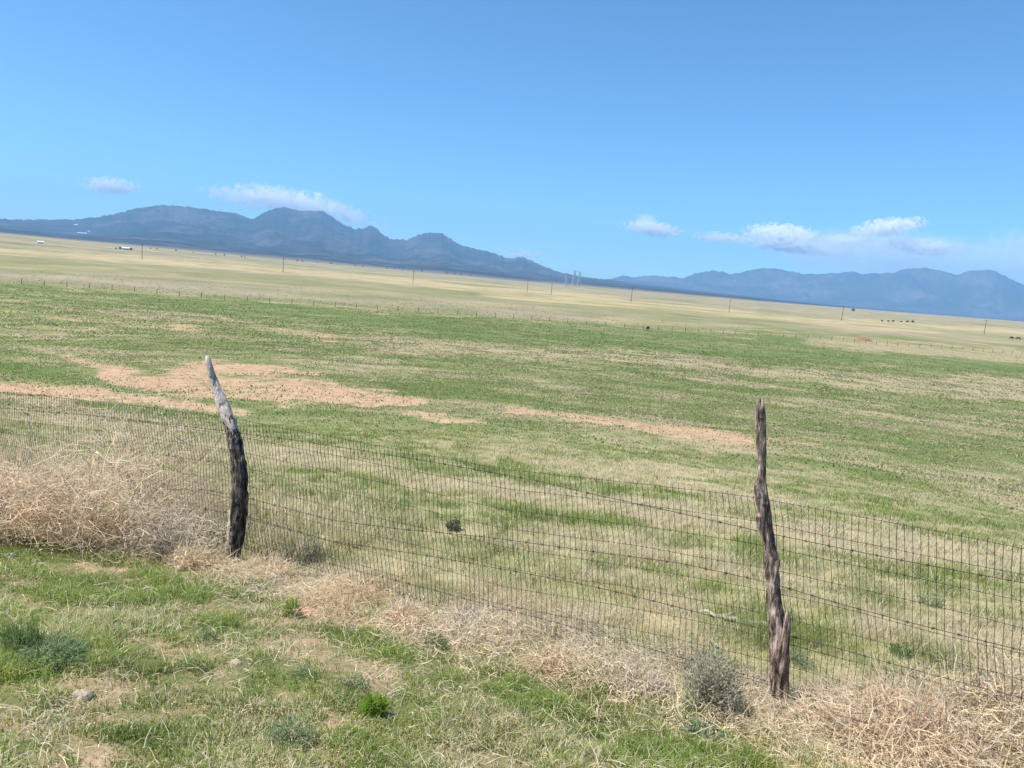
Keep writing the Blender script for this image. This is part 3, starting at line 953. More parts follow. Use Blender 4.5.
def build_fence():
    base = np.array([PL[0], PL[1], terrain(PL[0], PL[1])])
    root = empty('wire_fence', base)
    tag(root, 'old wire mesh stock fence with crooked wooden posts crossing the foreground', 'fence')
    B = base
    wire = simple('rusty_wire', (0.07, 0.055, 0.045), 0.35, 20, 0.7, 0.3)
    # --- posts
    mat_l = wood_mat('burnt_and_bleached_wood', (0.80, 0.68, 0.60), (0.15, 0.12, 0.105), (0.62, 0.56, 0.48), split=1.12, span=0.06, topz=1.72)
    mat_r = wood_mat('weathered_juniper_wood', None, (0.35, 0.265, 0.215), None)
    gl = PL[2] - 0.12
    left = [(206.5, 356, 2.0), (208, 361, 3.6), (211, 373, 4.6), (216, 388, 5.0), (221, 400, 5.5), (227, 414, 5.8), (231, 425, 6.4), (235.5, 440, 7.5), (239, 460, 7.6), (240.5, 480, 8.2),
            (240, 500, 8.2), (237, 520, 9.0), (234.5, 540, 8.8), (232, 560, 8), (231, 578, 8)]
    right = [(760, 400, 3.0), (760, 405, 5.5), (760, 415, 5.6), (761, 430, 5.0), (761.5, 445, 4.8), (761.5, 462, 4.6), (761.5, 476, 4.8), (760, 485, 6.5), (760.5, 493, 7.4), (762.5, 503, 7.0),
             (764.5, 515, 6.8), (767, 528, 6.2), (769, 542, 5.8), (771.5, 560, 7.0), (773, 580, 7.4), (774, 595, 7.4), (775.5, 610, 7.2), (778, 628, 9.3), (779.5, 650, 9.6), (779.5, 680, 8.8), (779, 706, 8.0), (779, 735, 8)]
    third = [(1037, 470, 6), (1037, 500, 7), (1038, 560, 8), (1040, 640, 9), (1042, 720, 9.5), (1043, 770, 9.5)]
    fourth = [(-52, 345, 4), (-50, 400, 6), (-49, 460, 6.5), (-48, 520, 7), (-48, 560, 7)]
    for cl, mt, lab, sd, tip in ((left, mat_l, 'bent post, bleached white above and charred black below', 3, 0.6), (right, mat_r, 'knotty dark brown post with a broken side stub', 8, 0.5),
                                 (third, mat_r, 'post beyond the right edge', 12, 0.6), (fourth, mat_r, 'post beyond the left edge', 15, 0.6)):
        V, Fq = limb(cl, -0.05, None, seed=sd, tip=tip)
        parts = [(V, Fq)]
        if cl is right:
            for sub in ([(787.5, 609, 1.5), (787.5, 614, 3.0), (787, 622, 4.2), (786, 634, 5), (783, 655, 5.0), (781, 668, 4)],
                        [(757, 513, 3.0), (758.5, 518, 4.5), (761, 526, 4.5), (764, 536, 3)],
                        [(779.5, 559, 1.6), (777.5, 564, 3.2), (774.5, 572, 4), (773, 582, 3)],
                        [(762.5, 397, 0.8), (762.5, 402, 1.6), (762, 410, 2.6), (761.5, 418, 2)],
                        [(755.5, 486, 1.5), (757, 489, 3.5), (760, 496, 4.5), (763, 504, 3)]):
                v2, f2 = limb(sub, -0.075, None, nseg=12, seed=sd + len(parts) * 5, rough=0.12)
                parts.append((v2, f2))
        if cl is left:
            for sub in ([(208, 355.5, 1.2), (209, 360, 2.2), (210, 368, 3), (211, 376, 2.5)],
                        [(215, 398, 1.5), (217.5, 404, 2.5), (221, 412, 3.2), (226, 424, 3)],
                        [(226, 540, 2), (227, 548, 3.5), (228, 558, 4.2), (229.5, 566, 4)],
                        [(226, 424, 2), (228.5, 430, 4), (232, 438, 4.5), (235, 447, 4)]):
                v2, f2 = limb(sub, -0.075, None, nseg=12, seed=sd + len(parts) * 5, rough=0.14)
                parts.append((v2, f2))
        k = 0; vs = []; fs = []
        for v2, f2 in parts:
            vs.append(v2); fs.append(f2 + k); k += len(v2)
        vs = np.concatenate(vs); fs = np.concatenate(fs)
        foot = np.array(vs[:, :3].mean(0)); foot[2] = 0
        zb = np.array([0, 0, B[2]]) if cl is left else None
        # object origin at the post's own foot, so its grain sits on the post
        pf = on_fence(cl[-2][0], cl[-2][1], -0.05)
        o = mesh_np('post', vs, fs, mt, parent=root, loc=pf, smooth=True)
        o.location = Vector([float(q) for q in (pf - B)])
        o['label'] = lab
    # --- netting
    topx = [-140, -60, 0, 120, 230, 256, 380, 512, 640, 760, 880, 1024, 1080]
    topy = [374, 385, 392, 405, 418, 423, 446, 470, 484, 499, 521, 548, 560]
    tp = np.array([on_fence(a, b) for a, b in zip(topx, topy)])
    tt = tp[:, :2] @ TD
    def ztop(t): return np.interp(t, tt, tp[:, 2])
    def P3(t, z, off=0.0): return np.array([t * TD[0] + (U0 + off) * ND[0], t * TD[1] + (U0 + off) * ND[1], z]) - B
    rows, dz, dv = 9, 0.137, 0.037
    t0, t1 = tt[0] + 0.05, tt[-1] - 0.02
    rk = np.array([k * dz for k in range(rows)])
    nv = int((t1 - t0) / dv)
    def wob(t, k):
        # the whole net sags and has been pushed about
        return (fbm(np.array(t * 0.9), np.array(k * 0.8), 2, 201) - 0.5) * 0.05, (fbm(np.array(t * 0.8), np.array(k * 0.35), 3, 207) - 0.5) * 0.10, (fbm(np.array(t * 1.3 + 9), np.array(k * 0.7), 2, 211) - 0.5) * 0.035
    g = np.zeros((nv, rows, 3))
    T = t0 + np.arange(nv) * dv
    for k in range(rows):
        dzw, dof, dtw = wob(T, k); dzw = dzw * 0.5
        tq = T + rk[k] * 0.16 + dtw + (RNG.random(nv) - .5) * 0.006
        zq = ztop(tq) - rk[k] + dzw * (0.3 if k == 0 else 1)
        g[:, k, 0] = tq * TD[0] + (U0 + dof) * ND[0]; g[:, k, 1] = tq * TD[1] + (U0 + dof) * ND[1]; g[:, k, 2] = zq
    g -= B
    net = MB()
    r = 0.0018
    for i in range(nv):
        pts = list(g[i]);
        up = pts[0] + np.array([TD[0] * RNG.normal() * .004, TD[1] * RNG.normal() * .004, 0.006 + RNG.random() * 0.012])
        net.tube([up] + pts, r, 4, False)
    for k in range(rows):
        net.tube([g[i, k] for i in range(nv)], r * (0.8 if k == 0 else 0.72), 4, False)
        if k:
            for i in range(nv):
                c = g[i, k]; a = np.array([TD[0], TD[1], 0]) * 0.0055
                net.tube([c - a * 0.7, c + a * 0.7], 0.0026, 4, False)
    net.build('wire_netting', wire, root)
    # --- barbed strands
    strands = [
        [(-140, 398), (0, 408), (110, 417), (232, 432), (300, 441), (365, 451), (450, 465), (534, 480), (601, 496), (680, 513), (767, 533), (830, 546), (900, 560), (1024, 583), (1080, 592)],
        [(-140, 476), (0, 486), (120, 490), (200, 489), (240, 496), (331, 520), (400, 529), (487, 537), (596, 552), (680, 563), (771, 583), (830, 601), (900, 620), (1024, 651), (1080, 664)],
        [(-140, 520), (0, 530), (120, 530), (200, 530), (236, 536), (266, 547), (331, 564), (422, 587), (492, 606), (555, 622), (601, 635), (690, 660), (740, 673), (776, 684), (830, 697), (900, 716), (990, 742), (1080, 768)],
        [(-140, 503), (0, 512), (120, 511), (200, 509), (238, 514), (331, 541), (430, 556), (530, 574), (600, 588), (650, 600), (766, 630), (830, 646), (900, 666), (990, 690), (1080, 712)],
    ]
    for st in strands:
        P = np.array([on_fence(a, b, -0.02) for a, b in st]) - B
        L = np.concatenate([[0], np.cumsum(np.linalg.norm(np.diff(P, axis=0), axis=1))])
        s = np.arange(0, L[-1], 0.03)
        C = np.stack([np.interp(s, L, P[:, i]) for i in range(3)], -1)
        for _ in range(6): C[1:-1] = 0.25 * C[:-2] + 0.5 * C[1:-1] + 0.25 * C[2:]
        mb = MB(); mb.tube(list(C), 0.0021, 5, False)
        q = 3
        while q < len(C) - 3:
            c = C[q]
            for ang in (0.7, 2.4):
                a = np.array([TD[0] * math.cos(ang) * .35, TD[1] * math.cos(ang) * .35, math.sin(ang)]) * 0.016 + np.array([ND[0], ND[1], 0]) * 0.006 * random.choice((-1, 1))
                mb.tube([c - a, c + a], 0.0016, 4, False)
            tdv = (C[q + 1] - C[q]) * 0.3
            mb.tube([c - tdv, c + tdv], 0.0034, 5, False)
            q += 4
        mb.build('barbed_wire', wire, root)


build_fence()

# ------------------------------------------------------------------ plants and small things of the bank
def leafy(name, px, py, rpx, hpx, colr, label, cat, n=500, leaf=(0.012, 0.004), up=1.0, stem=None, group=None, spread=1.0, woody=0):
    g = hit(px, py); s = dist(g) / F
    R = rpx * s; Hh = hpx * s
    th = RNG.uniform(0, 2 * PI, n); rr = np.sqrt(RNG.random(n)) * R
    hk = RNG.random(n) ** 0.7
    st = np.stack([np.cos(th) * rr * (0.55 + 0.45 * hk), np.sin(th) * rr * (0.55 + 0.45 * hk), hk * Hh * (1 - 0.55 * (rr / R) ** 2) * (0.45 + 1.0 * vnoise(th * 1.4, rr / R * 2, int(px)))], -1)
    d = np.stack([np.cos(th) * spread, np.sin(th) * spread, np.full(n, up)], -1) + RNG.normal(size=(n, 3)) * 0.6
    m = RNG.random(n)[:, None]
    col = (np.array(colr[0]) * (1 - m) + np.array(colr[1]) * m) * RNG.uniform(0.7, 1.25, n)[:, None]
    leaves = ribbons(st, d, RNG.uniform(0.6, 1.4, n) * leaf[0], RNG.uniform(0.7, 1.3, n) * leaf[1], col, 3, 0.7)
    root = empty(name, g)
    o = mesh_np('leaves', leaves[0], leaves[1], MAT_GRASS, parent=root, colors=leaves[2])
    ns = max(12, int(n / 14)) if not woody else woody
    th = RNG.uniform(0, 2 * PI, ns)
    d = np.stack([np.cos(th) * R * RNG.random(ns), np.sin(th) * R * RNG.random(ns), Hh * RNG.uniform(0.4, 1, ns)], -1)
    sc = np.array(stem or (0.22, 0.17, 0.12)) * RNG.uniform(0.6, 1.2, ns)[:, None]
    v = ribbons(RNG.normal(size=(ns, 3)) * [R * .12, R * .12, 0], d, np.linalg.norm(d, axis=1) * 1.05, np.full(ns, 0.0035), sc, 4, 0.35)
    mesh_np('stems', v[0], v[1], MAT_STEM, parent=root, colors=v[2])
    tag(root, label, cat, group)
    return root


SAGE = ((0.30, 0.33, 0.20), (0.50, 0.50, 0.35)); BLUE = ((0.16, 0.24, 0.10), (0.30, 0.38, 0.19)); BRIGHT = ((0.13, 0.24, 0.02), (0.24, 0.36, 0.04)); DARKG = ((0.10, 0.17, 0.05), (0.2, 0.29, 0.1))
leafy('sage_bush', 708, 712, 28, 58, SAGE, 'silvery sage bush standing at the fence left of the knotty post', 'bush', 1150, (0.030, 0.009), 1.3, (0.36, 0.27, 0.22), woody=330)
leafy('leafy_weed', 700, 738, 20, 12, ((0.16, 0.24, 0.12), (0.30, 0.38, 0.24)), 'low broad-leaved weed in front of the sage bush', 'weed', 160, (0.035, 0.012), 0.6)
leafy('leafy_weed', 690, 716, 9, 20, DARKG, 'dark green sprig at the left foot of the sage bush', 'weed', 220, (0.02, 0.007), 1.2)
leafy('green_shrub', 46, 662, 30, 17, ((0.13, 0.21, 0.09), (0.27, 0.37, 0.18)), 'dark blue-green spreading shrub near the left edge of the bank', 'shrub', 1600, (0.035, 0.005), 0.7, woody=120)
leafy('green_shrub', 20, 652, 14, 20, DARKG, 'upright green grass tuft left of the dark spreading shrub', 'grass tuft', 600, (0.06, 0.004), 2.2)
leafy('grass_tuft', 291, 616, 9, 14, BRIGHT, 'small vivid green tuft on the bare pink mound', 'grass tuft', 420, (0.03, 0.0045), 1.6)
leafy('grass_tuft', 373, 716, 12, 18, BRIGHT, 'vivid green tuft standing alone low in the bank', 'grass tuft', 650, (0.035, 0.0045), 1.8)
leafy('grass_tuft', 262, 590, 9, 9, BRIGHT, 'fresh green tuft under the fence right of the bent post', 'grass tuft', 260, (0.03, 0.0045), 1.6)
leafy('grey_weed', 206, 640, 8, 11, BLUE, 'round blue-grey weed alone in the middle of the left bank', 'weed', 300, (0.014, 0.006), 0.8)
leafy('grey_weed', 110, 637, 12, 8, BLUE, 'flat blue-grey weed up from the dark spreading shrub', 'weed', 320, (0.014, 0.006), 0.6)
leafy('grey_weed', 352, 688, 15, 12, BLUE, 'blue-grey weed up from the lone vivid green tuft', 'weed', 420, (0.014, 0.006), 0.8)
leafy('grey_weed', 304, 676, 13, 8, BLUE, 'low greyish weed on the bare strip left of centre', 'weed', 320, (0.014, 0.006), 0.6)
leafy('grey_weed', 436, 650, 13, 16, DARKG, 'dark green weed at the fence foot by the grey tumbleweed', 'weed', 420, (0.022, 0.006), 1.0)
leafy('grey_weed', 290, 745, 22, 20, BLUE, 'grey-green weed clump low in the bank left of centre', 'weed', 700, (0.022, 0.005), 1.0)
leafy('grey_weed', 560, 658, 10, 10, DARKG, 'small green weed beside the brown tumbleweed midway along', 'weed', 260, (0.018, 0.006), 1.0)
leafy('grey_weed', 797, 664, 13, 15, BLUE, 'blue-green weed right behind the knotty post', 'weed', 360, (0.022, 0.007), 1.0)
leafy('grey_weed', 930, 606, 12, 12, BLUE, 'blue-green weed behind the wire at the right', 'weed', 300, (0.024, 0.009), 1.0)
leafy('grey_weed', 453, 530, 8, 9, ((0.07, 0.09, 0.06), (0.12, 0.15, 0.09)), 'dark little bush in the pasture behind the wire', 'bush', 300, (0.03, 0.012), 1.0)
leafy('grey_weed', 900, 655, 12, 10, DARKG, 'green sprig among straw behind the wire at right', 'weed', 260, (0.024, 0.008), 1.0)


def stone(px, py, rpx, label, c):
    g = hit(px, py); R = rpx * dist(g) / F
    bm = bmesh.new(); bmesh.ops.create_icosphere(bm, subdivisions=3, radius=1)
    for v in bm.verts:
        k = 1 + 0.35 * (float(vnoise(np.array(v.co.x * 1.7 + px), np.array(v.co.y * 1.7 + v.co.z * 2), 5)) - 0.5)
        v.co = Vector((v.co.x * R * k * 1.2, v.co.y * R * k, v.co.z * R * 0.6 * k))
    me = bpy.data.meshes.new('stone'); bm.to_mesh(me); bm.free()
    me.materials.append(simple('pale_stone', c, 0.2, 30))
    o = bpy.data.objects.new('stone', me); COL.objects.link(o); o.location = [float(q) for q in g]
    tag(o, label, 'stone'); return o


stone(80, 697, 8, 'flat whitish stone in the grass below the dark spreading shrub', (0.40, 0.33, 0.25))
stone(10, 556, 4, 'small pale stone at the left edge under the tumbleweeds', (0.5, 0.46, 0.38))
stone(236, 663, 4.5, 'small pale stone left of centre on the bank', (0.38, 0.31, 0.23))

# bare mound with the vivid tuft
def mound(px, py, rx, rz, c, label, name='dirt_mound', mat=None, sy=0.7):
    g = hit(px, py); s = dist(g) / F
    n = 40; A, R = np.meshgrid(np.linspace(0, 2 * PI, n, endpoint=False), np.linspace(0, 1, 14))
    X = np.cos(A) * R * rx * s; Y = np.sin(A) * R * rx * s * sy
    hgt = rz * s * (1 - R ** 2) * (0.7 + 0.6 * fbm(X / (rx * s) * 3 + px, Y / (rx * s) * 3, 3, 3))
    Z = terrain(X + g[0], Y + g[1]) - g[2] + hgt - 0.01 * (R > 0.99)
    idx = np.arange(14 * n).reshape(14, n)
    Fq = np.stack([idx[:-1], idx[1:], np.roll(idx[1:], -1, 1), np.roll(idx[:-1], -1, 1)], -1).reshape(-1, 4)
    o = mesh_np(name, np.stack([X, Y, Z], -1).reshape(-1, 3), Fq, mat or simple('mound_soil', c, 0.25, 25), smooth=True)
    o.location = [float(q) for q in g]
    tag(o, label, 'mound'); return o


mound(306, 612, 20, 4, (0.52, 0.32, 0.22), 'bare pink dirt mound under the fence, right of the bent post')
mound(864, 340.5, 8, 2.6, (0.27, 0.14, 0.09), 'reddish dirt heap far out on the pasture at the right')

# branches
def branch(name, pts, r, c, label, off=None):
    P = []
    for (px, py, u) in pts:
        d = ray(px, py); k = (U0 + u) / (d @ N3); P.append(d * k + np.array([0, 0, CAMZ]))
    P = np.array(P); L = np.concatenate([[0], np.cumsum(np.linalg.norm(np.diff(P, axis=0), axis=1))])
    s = np.linspace(0, L[-1], 16); C = np.stack([np.interp(s, L, P[:, i]) for i in range(3)], -1)
    C[1:-1] += RNG.normal(size=(14, 3)) * r * 0.5
    mb = MB(); mb.tube(list(C), list(np.linspace(r, r * 0.45, 16)), 7)
    for j in (5, 9, 12):
        mb.tube([C[j], C[j] + RNG.normal(size=3) * r * 6 + np.array([0, 0, r * 4]), C[j] + RNG.normal(size=3) * r * 8 + np.array([0, 0, r * 9])], [r * .5, r * .4, r * .15], 5)
    o = mb.build(name, simple(name + '_wood', c, 0.25, 30), smooth=True, loc=[float(q) for q in C[0]])
    tag(o, label, 'branch'); return o


branch('dead_branch', [(96, 452, -0.55), (112, 464, -0.5), (134, 482, -0.4), (137, 487, -0.38)], 0.011, (0.66, 0.55, 0.38), 'pale dead branch sticking up out of the left tumbleweed pile')
branch('dead_branch', [(138, 486, -0.62), (128, 505, -0.66), (112, 527, -0.72), (106, 540, -0.75)], 0.008, (0.58, 0.46, 0.3), 'long tan stalk running down the front of the tumbleweed pile')
g0 = hit(700, 615)
def ground_branch(name, pts, r, c, label):
    P = np.array([hit(a, b) for a, b in pts]); P[:, 2] += r * 0.9
    mb = MB()
    L = np.concatenate([[0], np.cumsum(np.linalg.norm(np.diff(P, axis=0), axis=1))])
    s = np.linspace(0, L[-1], 14); C = np.stack([np.interp(s, L, P[:, i]) for i in range(3)], -1)
    C[1:-1] += RNG.normal(size=(12, 3)) * r * 0.35
    mb.tube(list(C), list(np.linspace(r * 0.5, r, 14)), 7)
    for j in (4, 8): mb.tube([C[j], C[j] + np.array([0.05, 0.02, 0.0]), C[j] + np.array([0.11, 0.07, 0.01])], [r * .8, r * .6, r * .3], 6)
    o = mb.build(name, simple(name + '_grey', c, 0.3, 25), smooth=True, loc=[float(q) for q in C[0]])
    tag(o, label, 'branch')


ground_branch('dead_branch', [(700, 614), (722, 620), (745, 624), (768, 629)], 0.024, (0.40, 0.36, 0.31), 'grey dead limb lying behind the wire left of the knotty post')

# ------------------------------------------------------------------ far fence
def build_far_fence():
    wood = simple('old_post_wood', (0.13, 0.11, 0.09), 0.3, 10)
    wire = simple('thin_wire', (0.16, 0.15, 0.14), 0.2, 10)
    line = [(-60, 281), (17, 283.5), (200, 297.5), (400, 311), (560, 322), (647, 329.5), (760, 336), (900, 346), (1080, 358)]
    P = np.array([hit(a, b) for a, b in line])
    # keep the line straight-ish: smooth its distance
    L = np.concatenate([[0], np.cumsum(np.linalg.norm(np.diff(P[:, :2], axis=0), axis=1))])
    s = np.arange(0, L[-1], 4.9)
    X = np.interp(s, L, P[:, 0]); Y = np.interp(s, L, P[:, 1]); Z = terrain(X, Y)
    root = empty('pasture_fence', (X[0], Y[0], Z[0]))
    tag(root, 'distant thin stock fence running across the far edge of the green pasture', 'fence')
    B = np.array([X[0], Y[0], Z[0]])
    tops = []
    src = None
    for i in range(len(s)):
        if i > 95: break
        h = 1.3 * (0.85 + 0.3 * random.random())
        if src is None or i < 4:
            mb = MB(); mb.tube([(0, 0, -0.1), (0.01, 0, 0.6), (0.03 * (i - 1), 0.02, h)], [0.075, 0.065, 0.05], 7)
            src = mb.build('post', wood, root)
            o = src
        else:
            o = src.copy(); COL.objects.link(o); o.parent = root
        o.location = (float(X[i] - B[0]), float(Y[i] - B[1]), float(Z[i] - B[2]))
        tops.append((X[i] - B[0], Y[i] - B[1], Z[i] - B[2]))
    for hz in (0.45, 0.8, 1.12):
        mb = MB(); mb.tube([(a, b, c + hz) for a, b, c in tops], 0.008, 3, False)
        mb.build('wire', wire, root)


build_far_fence()

# ------------------------------------------------------------------ power line
def face_cam(p): return math.atan2(-p[0], p[1])


pole_wood = simple('pole_wood', (0.10, 0.085, 0.075), 0.3, 1)
ins_mat = simple('insulator', (0.35, 0.34, 0.32), 0.1, 5, 0.3, 0.5)


def make_pole():
    root = empty('utility_pole', (0, 0, 0))
    mb = MB(); mb.tube([(0, 0, -0.5), (0, 0, 6), (0, 0, 12)], [0.24, 0.2, 0.15], 8); mb.build('pole', pole_wood, root)
    mb = MB(); mb.box((0, -0.2, 11.2), (2.6, 0.16, 0.2)); mb.build('crossarm', pole_wood, root)
    for x in (-1.15, -0.45, 0.45, 1.15):
        mb = MB(); mb.tube([(x, -0.2, 11.3), (x, -0.2, 11.45), (x, -0.2, 11.55)], [0.05, 0.1, 0.06], 6); mb.build('insulator', ins_mat, root)
    return root


POLES = [(142, 246, 258.8, 'second from the left of the power line, below the highest left peak... '),
         ]
poles = [
    (142, 245.5, 259.5, 'leftmost thin power pole, right of the white farmhouse'),
    (283, 258, 272, 'power pole below the twin-topped central hill'),
    (413, 271, 283.5, 'power pole under the round hill right of the central one'),
    (527, 280, 292, 'left power pole of the close pair near the middle'),
    (551, 284, 295.5, 'right power pole of the close pair near the middle'),
    (631, 288, 302, 'power pole standing right of the pale lattice towers'),
    (729, 300, 312, 'faint power pole below the start of the far range'),
    (841.5, 307, 320.5, 'dark tall power pole with visible crossarm at the right'),
    (984, 322, 334, 'rightmost thin power pole'),
]
proto = make_pole()
for i, (px, yt, yb, lab) in enumerate(poles):
    g = hit(px, yb)
    o = proto if i == 0 else copy_tree(proto)
    o.location = [float(q) for q in g]
    k = (yb - yt) * dist(g) / F / 12.0
    o.scale = (k * 1.0, k * 1.0, k)
    o.rotation_euler = (0, 0, face_cam(g) + 0.5)
    tag(o, lab, 'power pole', 'power poles strung across the far plain')

steel = simple('pale_steel', (0.36, 0.38, 0.42), 0.1, 2, 0.5, 0.4)


def make_tower():
    root = empty('lattice_tower', (0, 0, 0))
    mb = MB()
    Ht = 40.0
    def w(z): return 5.0 * (1 - z / Ht) + 0.9
    cs = [(-1, -1), (1, -1), (1, 1), (-1, 1)]
    zs = [0, 7, 14, 20, 25, 30, 34, 37, 40]
    for cx, cy in cs:
        mb.tube([(cx * w(z), cy * w(z), z) for z in zs], 0.22, 4)
    for a, b in zip(zs[:-1], zs[1:]):
        for i in range(4):
            p, q = cs[i], cs[(i + 1) % 4]
            mb.tube([(p[0] * w(a), p[1] * w(a), a), (q[0] * w(b), q[1] * w(b), b)], 0.2, 4)
            mb.tube([(q[0] * w(a), q[1] * w(a), a), (p[0] * w(b), p[1] * w(b), b)], 0.2, 4)
            mb.tube([(p[0] * w(b), p[1] * w(b), b), (q[0] * w(b), q[1] * w(b), b)], 0.2, 4)
    mb.build('lattice_mast', steel, root)
    for z in (28, 37):
        mb = MB()
        for s in (-1, 1):
            mb.tube([(0, -w(z), z), (s * 9, 0, z + 0.6)], 0.25, 4); mb.tube([(0, w(z), z), (s * 9, 0, z + 0.6)], 0.25, 4); mb.tube([(0, 0, z + 3), (s * 9, 0, z + 0.6)], 0.22, 4)
        mb.build('crossarm', steel, root)
    return root


towers = [(566, 273, 286.5, 'largest pale lattice tower in front of the hill tail'), (574, 270.5, 281, 'middle pale lattice tower, top above the hill tail'), (579, 271.5, 282, 'right small pale lattice tower at the hill tail')]
proto = make_tower()
for i, (px, yt, yb, lab) in enumerate(towers):
    g = hit(px, 285.6 + i * 0.3 + 1.2)
    r = 2300.0 + 500 * i
    d = ray(px, yb); h = math.hypot(d[0], d[1]); x, y = d[0] / h * r, d[1] / h * r
    z = float(terrain(np.array(x), np.array(y)))
    o = proto if i == 0 else copy_tree(proto)
    k = (yb - yt) * r / F / 40.0
    o.location = (x, y, z); o.scale = (k, k, k)
    dt = ray(px, yt); k2 = (CAMZ + dt[2] / math.hypot(dt[0], dt[1]) * r - z) / 40.0
    o.scale = (k2, k2, k2); o.rotation_euler = (0, 0, 0.4)
    tag(o, lab, 'lattice tower', 'lattice towers at the end of the near hills')

# ------------------------------------------------------------------ buildings, trees, cattle
white = simple('white_paint', (0.8, 0.8, 0.78), 0.05, 0.5)
roofm = simple('grey_roof', (0.42, 0.43, 0.45), 0.1, 0.5, 0.5, 0.3)
roofw = simple('white_roof', (0.82, 0.83, 0.84), 0.05, 0.5, 0.5, 0.3)
glass = simple('window_glass', (0.05, 0.06, 0.08), 0.1, 1, 0.15, 0.5)
tanm = simple('tan_wall', (0.5, 0.44, 0.36), 0.1, 0.5)


def house(name, p, Lx, Ly, Hw, wm, rm, label, rz, cat='house'):
    root = empty(name, p, rz)
    mb = MB(); mb.box((0, 0, Hw / 2 - 0.3), (Lx, Ly, Hw + 0.6)); mb.build('wall', wm, root)
    rh = Ly * 0.28; o = 0.5
    mb = MB()
    x, y = Lx / 2 + o, Ly / 2 + o
    mb.add([(-x, -y, Hw), (x, -y, Hw), (x, y, Hw), (-x, y, Hw), (-x, 0, Hw + rh), (x, 0, Hw + rh), (-x, -y, Hw + 0.01), (x, -y, Hw + 0.01)],
           [(0, 1, 5, 4), (2, 3, 4, 5), (1, 2, 5), (3, 0, 4), (3, 2, 1, 0)])
    mb.build('roof', rm, root)
    for k in (-0.3, 0.28):
        mb = MB(); mb.box((Lx * k, -Ly / 2 - 0.03, Hw * 0.55), (Lx * 0.13, 0.1, Hw * 0.35)); mb.build('window', glass, root)
    mb = MB(); mb.box((0, -Ly / 2 - 0.03, Hw * 0.4), (Lx * 0.08, 0.1, Hw * 0.75)); mb.build('door', roofm, root)
    tag(root, label, cat)
    return root


def ground_at(px, py, rmax=6500): return hit(px, py, terrain, 50, rmax)


def at_range(px, r):
    d = ray(px, 276 + (px - 512) * math.tan(ROLL)); h = math.hypot(d[0], d[1]); x, y = d[0] / h * r, d[1] / h * r
    return np.array([x, y, float(terrain(np.array(x), np.array(y)))])


g = hit(40.5, 243.4); s = dist(g) / F
house('farm_building', g, 4.2 * s, 2.2 * s, 1.3 * s, white, roofw, 'small bright white building alone on the plain at far left', face_cam(g), 'building')
g = hit(125.5, 249.8); s = dist(g) / F
house('farmhouse', g, 5.5 * s, 3 * s, 1.5 * s, white, roofw, 'white farmhouse between dark trees on the left horizon', face_cam(g) + 0.1)
hw1 = hit(76, 226, near_hills, 3300, 9900)
s = dist(hw1) / F
house('hill_building', hw1, 2.4 * s, 1.6 * s, 1.0 * s, white, roofw, 'tiny white building highest on the left hill foot', face_cam(hw1), 'building')
hw2 = hit(82, 234, near_hills, 3300, 9900); s = dist(hw2) / F
house('hill_barn', hw2, 7 * s, 1.6 * s, 0.8 * s, tanm, roofw, 'long low pale barn on the left hill foot', face_cam(hw2), 'barn')
hw3 = hit(89, 232.4, near_hills, 3300, 9900); s = dist(hw3) / F
house('hill_building', hw3, 1.6 * s, 1.4 * s, 1.0 * s, white, roofw, 'tiny white building at the right end of the hill foot barn', face_cam(hw3), 'building')

trunk_m = simple('juniper_trunk', (0.15, 0.11, 0.08), 0.2, 2)
MAT_TREE = blade_mat('juniper_leaves', 0.15)


def make_tree(seed):
    root = empty('juniper_tree', (0, 0, 0))
    mb = MB(); mb.tube([(0, 0, -0.3), (0.05, 0, 1.2), (0.1, 0.05, 2.6)], [0.28, 0.22, 0.1], 6)
    for a in range(4):
        mb.tube([(0.05, 0, 1.0 + 0.3 * a), (math.cos(a * 1.7) * 0.9, math.sin(a * 1.7) * 0.9, 2.0 + 0.3 * a)], [0.12, 0.05], 5)
    mb.build('trunk', trunk_m, root)
    n = 420
    th = RNG.uniform(0, 2 * PI, n); ph = np.arccos(RNG.uniform(-0.7, 1, n)); rr = RNG.random(n) ** 0.4 * (0.8 + 0.5 * vnoise(th * 1.5, ph * 2, seed))
    st = np.stack([np.sin(ph) * np.cos(th) * 1.9 * rr, np.sin(ph) * np.sin(th) * 1.9 * rr, 2.3 + np.cos(ph) * 1.7 * rr], -1)
    col = np.array([0.045, 0.07, 0.035]) * RNG.uniform(0.6, 1.6, n)[:, None]
    v = ribbons(st, RNG.normal(size=(n, 3)), np.full(n, 0.6), np.full(n, 0.45), col, 2, 0.5)
    mesh_np('crown', v[0], v[1], MAT_TREE, parent=root, colors=v[2])
    return root


tree_px = [(116, 249.2, 1.3, 'small dark juniper well left of the farmhouse'), (120.5, 249.6, 2.2, 'dark juniper touching the farmhouse on its left'), (131, 250.4, 2.0, 'dark juniper touching the farmhouse on its right'),
           (836, 0, 1.4, 'small juniper left of the dark tall power pole'), (853, 311.5, 2.6, 'dark juniper right of the dark tall power pole')]
protos = [make_tree(3), make_tree(9)]
used = [0, 0]


def land(x, y):
    r = np.hypot(x, y)
    return np.where(r > 3300, np.maximum(terrain(x, y), near_hills(x, y)), terrain(x, y))


def put_tree(px, py, hpx, label, group, k):
    g = hit(px, py, land, 100, 7000)
    used[k] += 1
    o = protos[k] if used[k] == 1 else copy_tree(protos[k])
    o.location = [float(q) for q in g]
    s = hpx * dist(g) / F / 4.0
    o.scale = (s * 1.15, s * 1.15, s); o.rotation_euler = (0, 0, random.random() * 6)
    tag(o, label, 'tree', group)


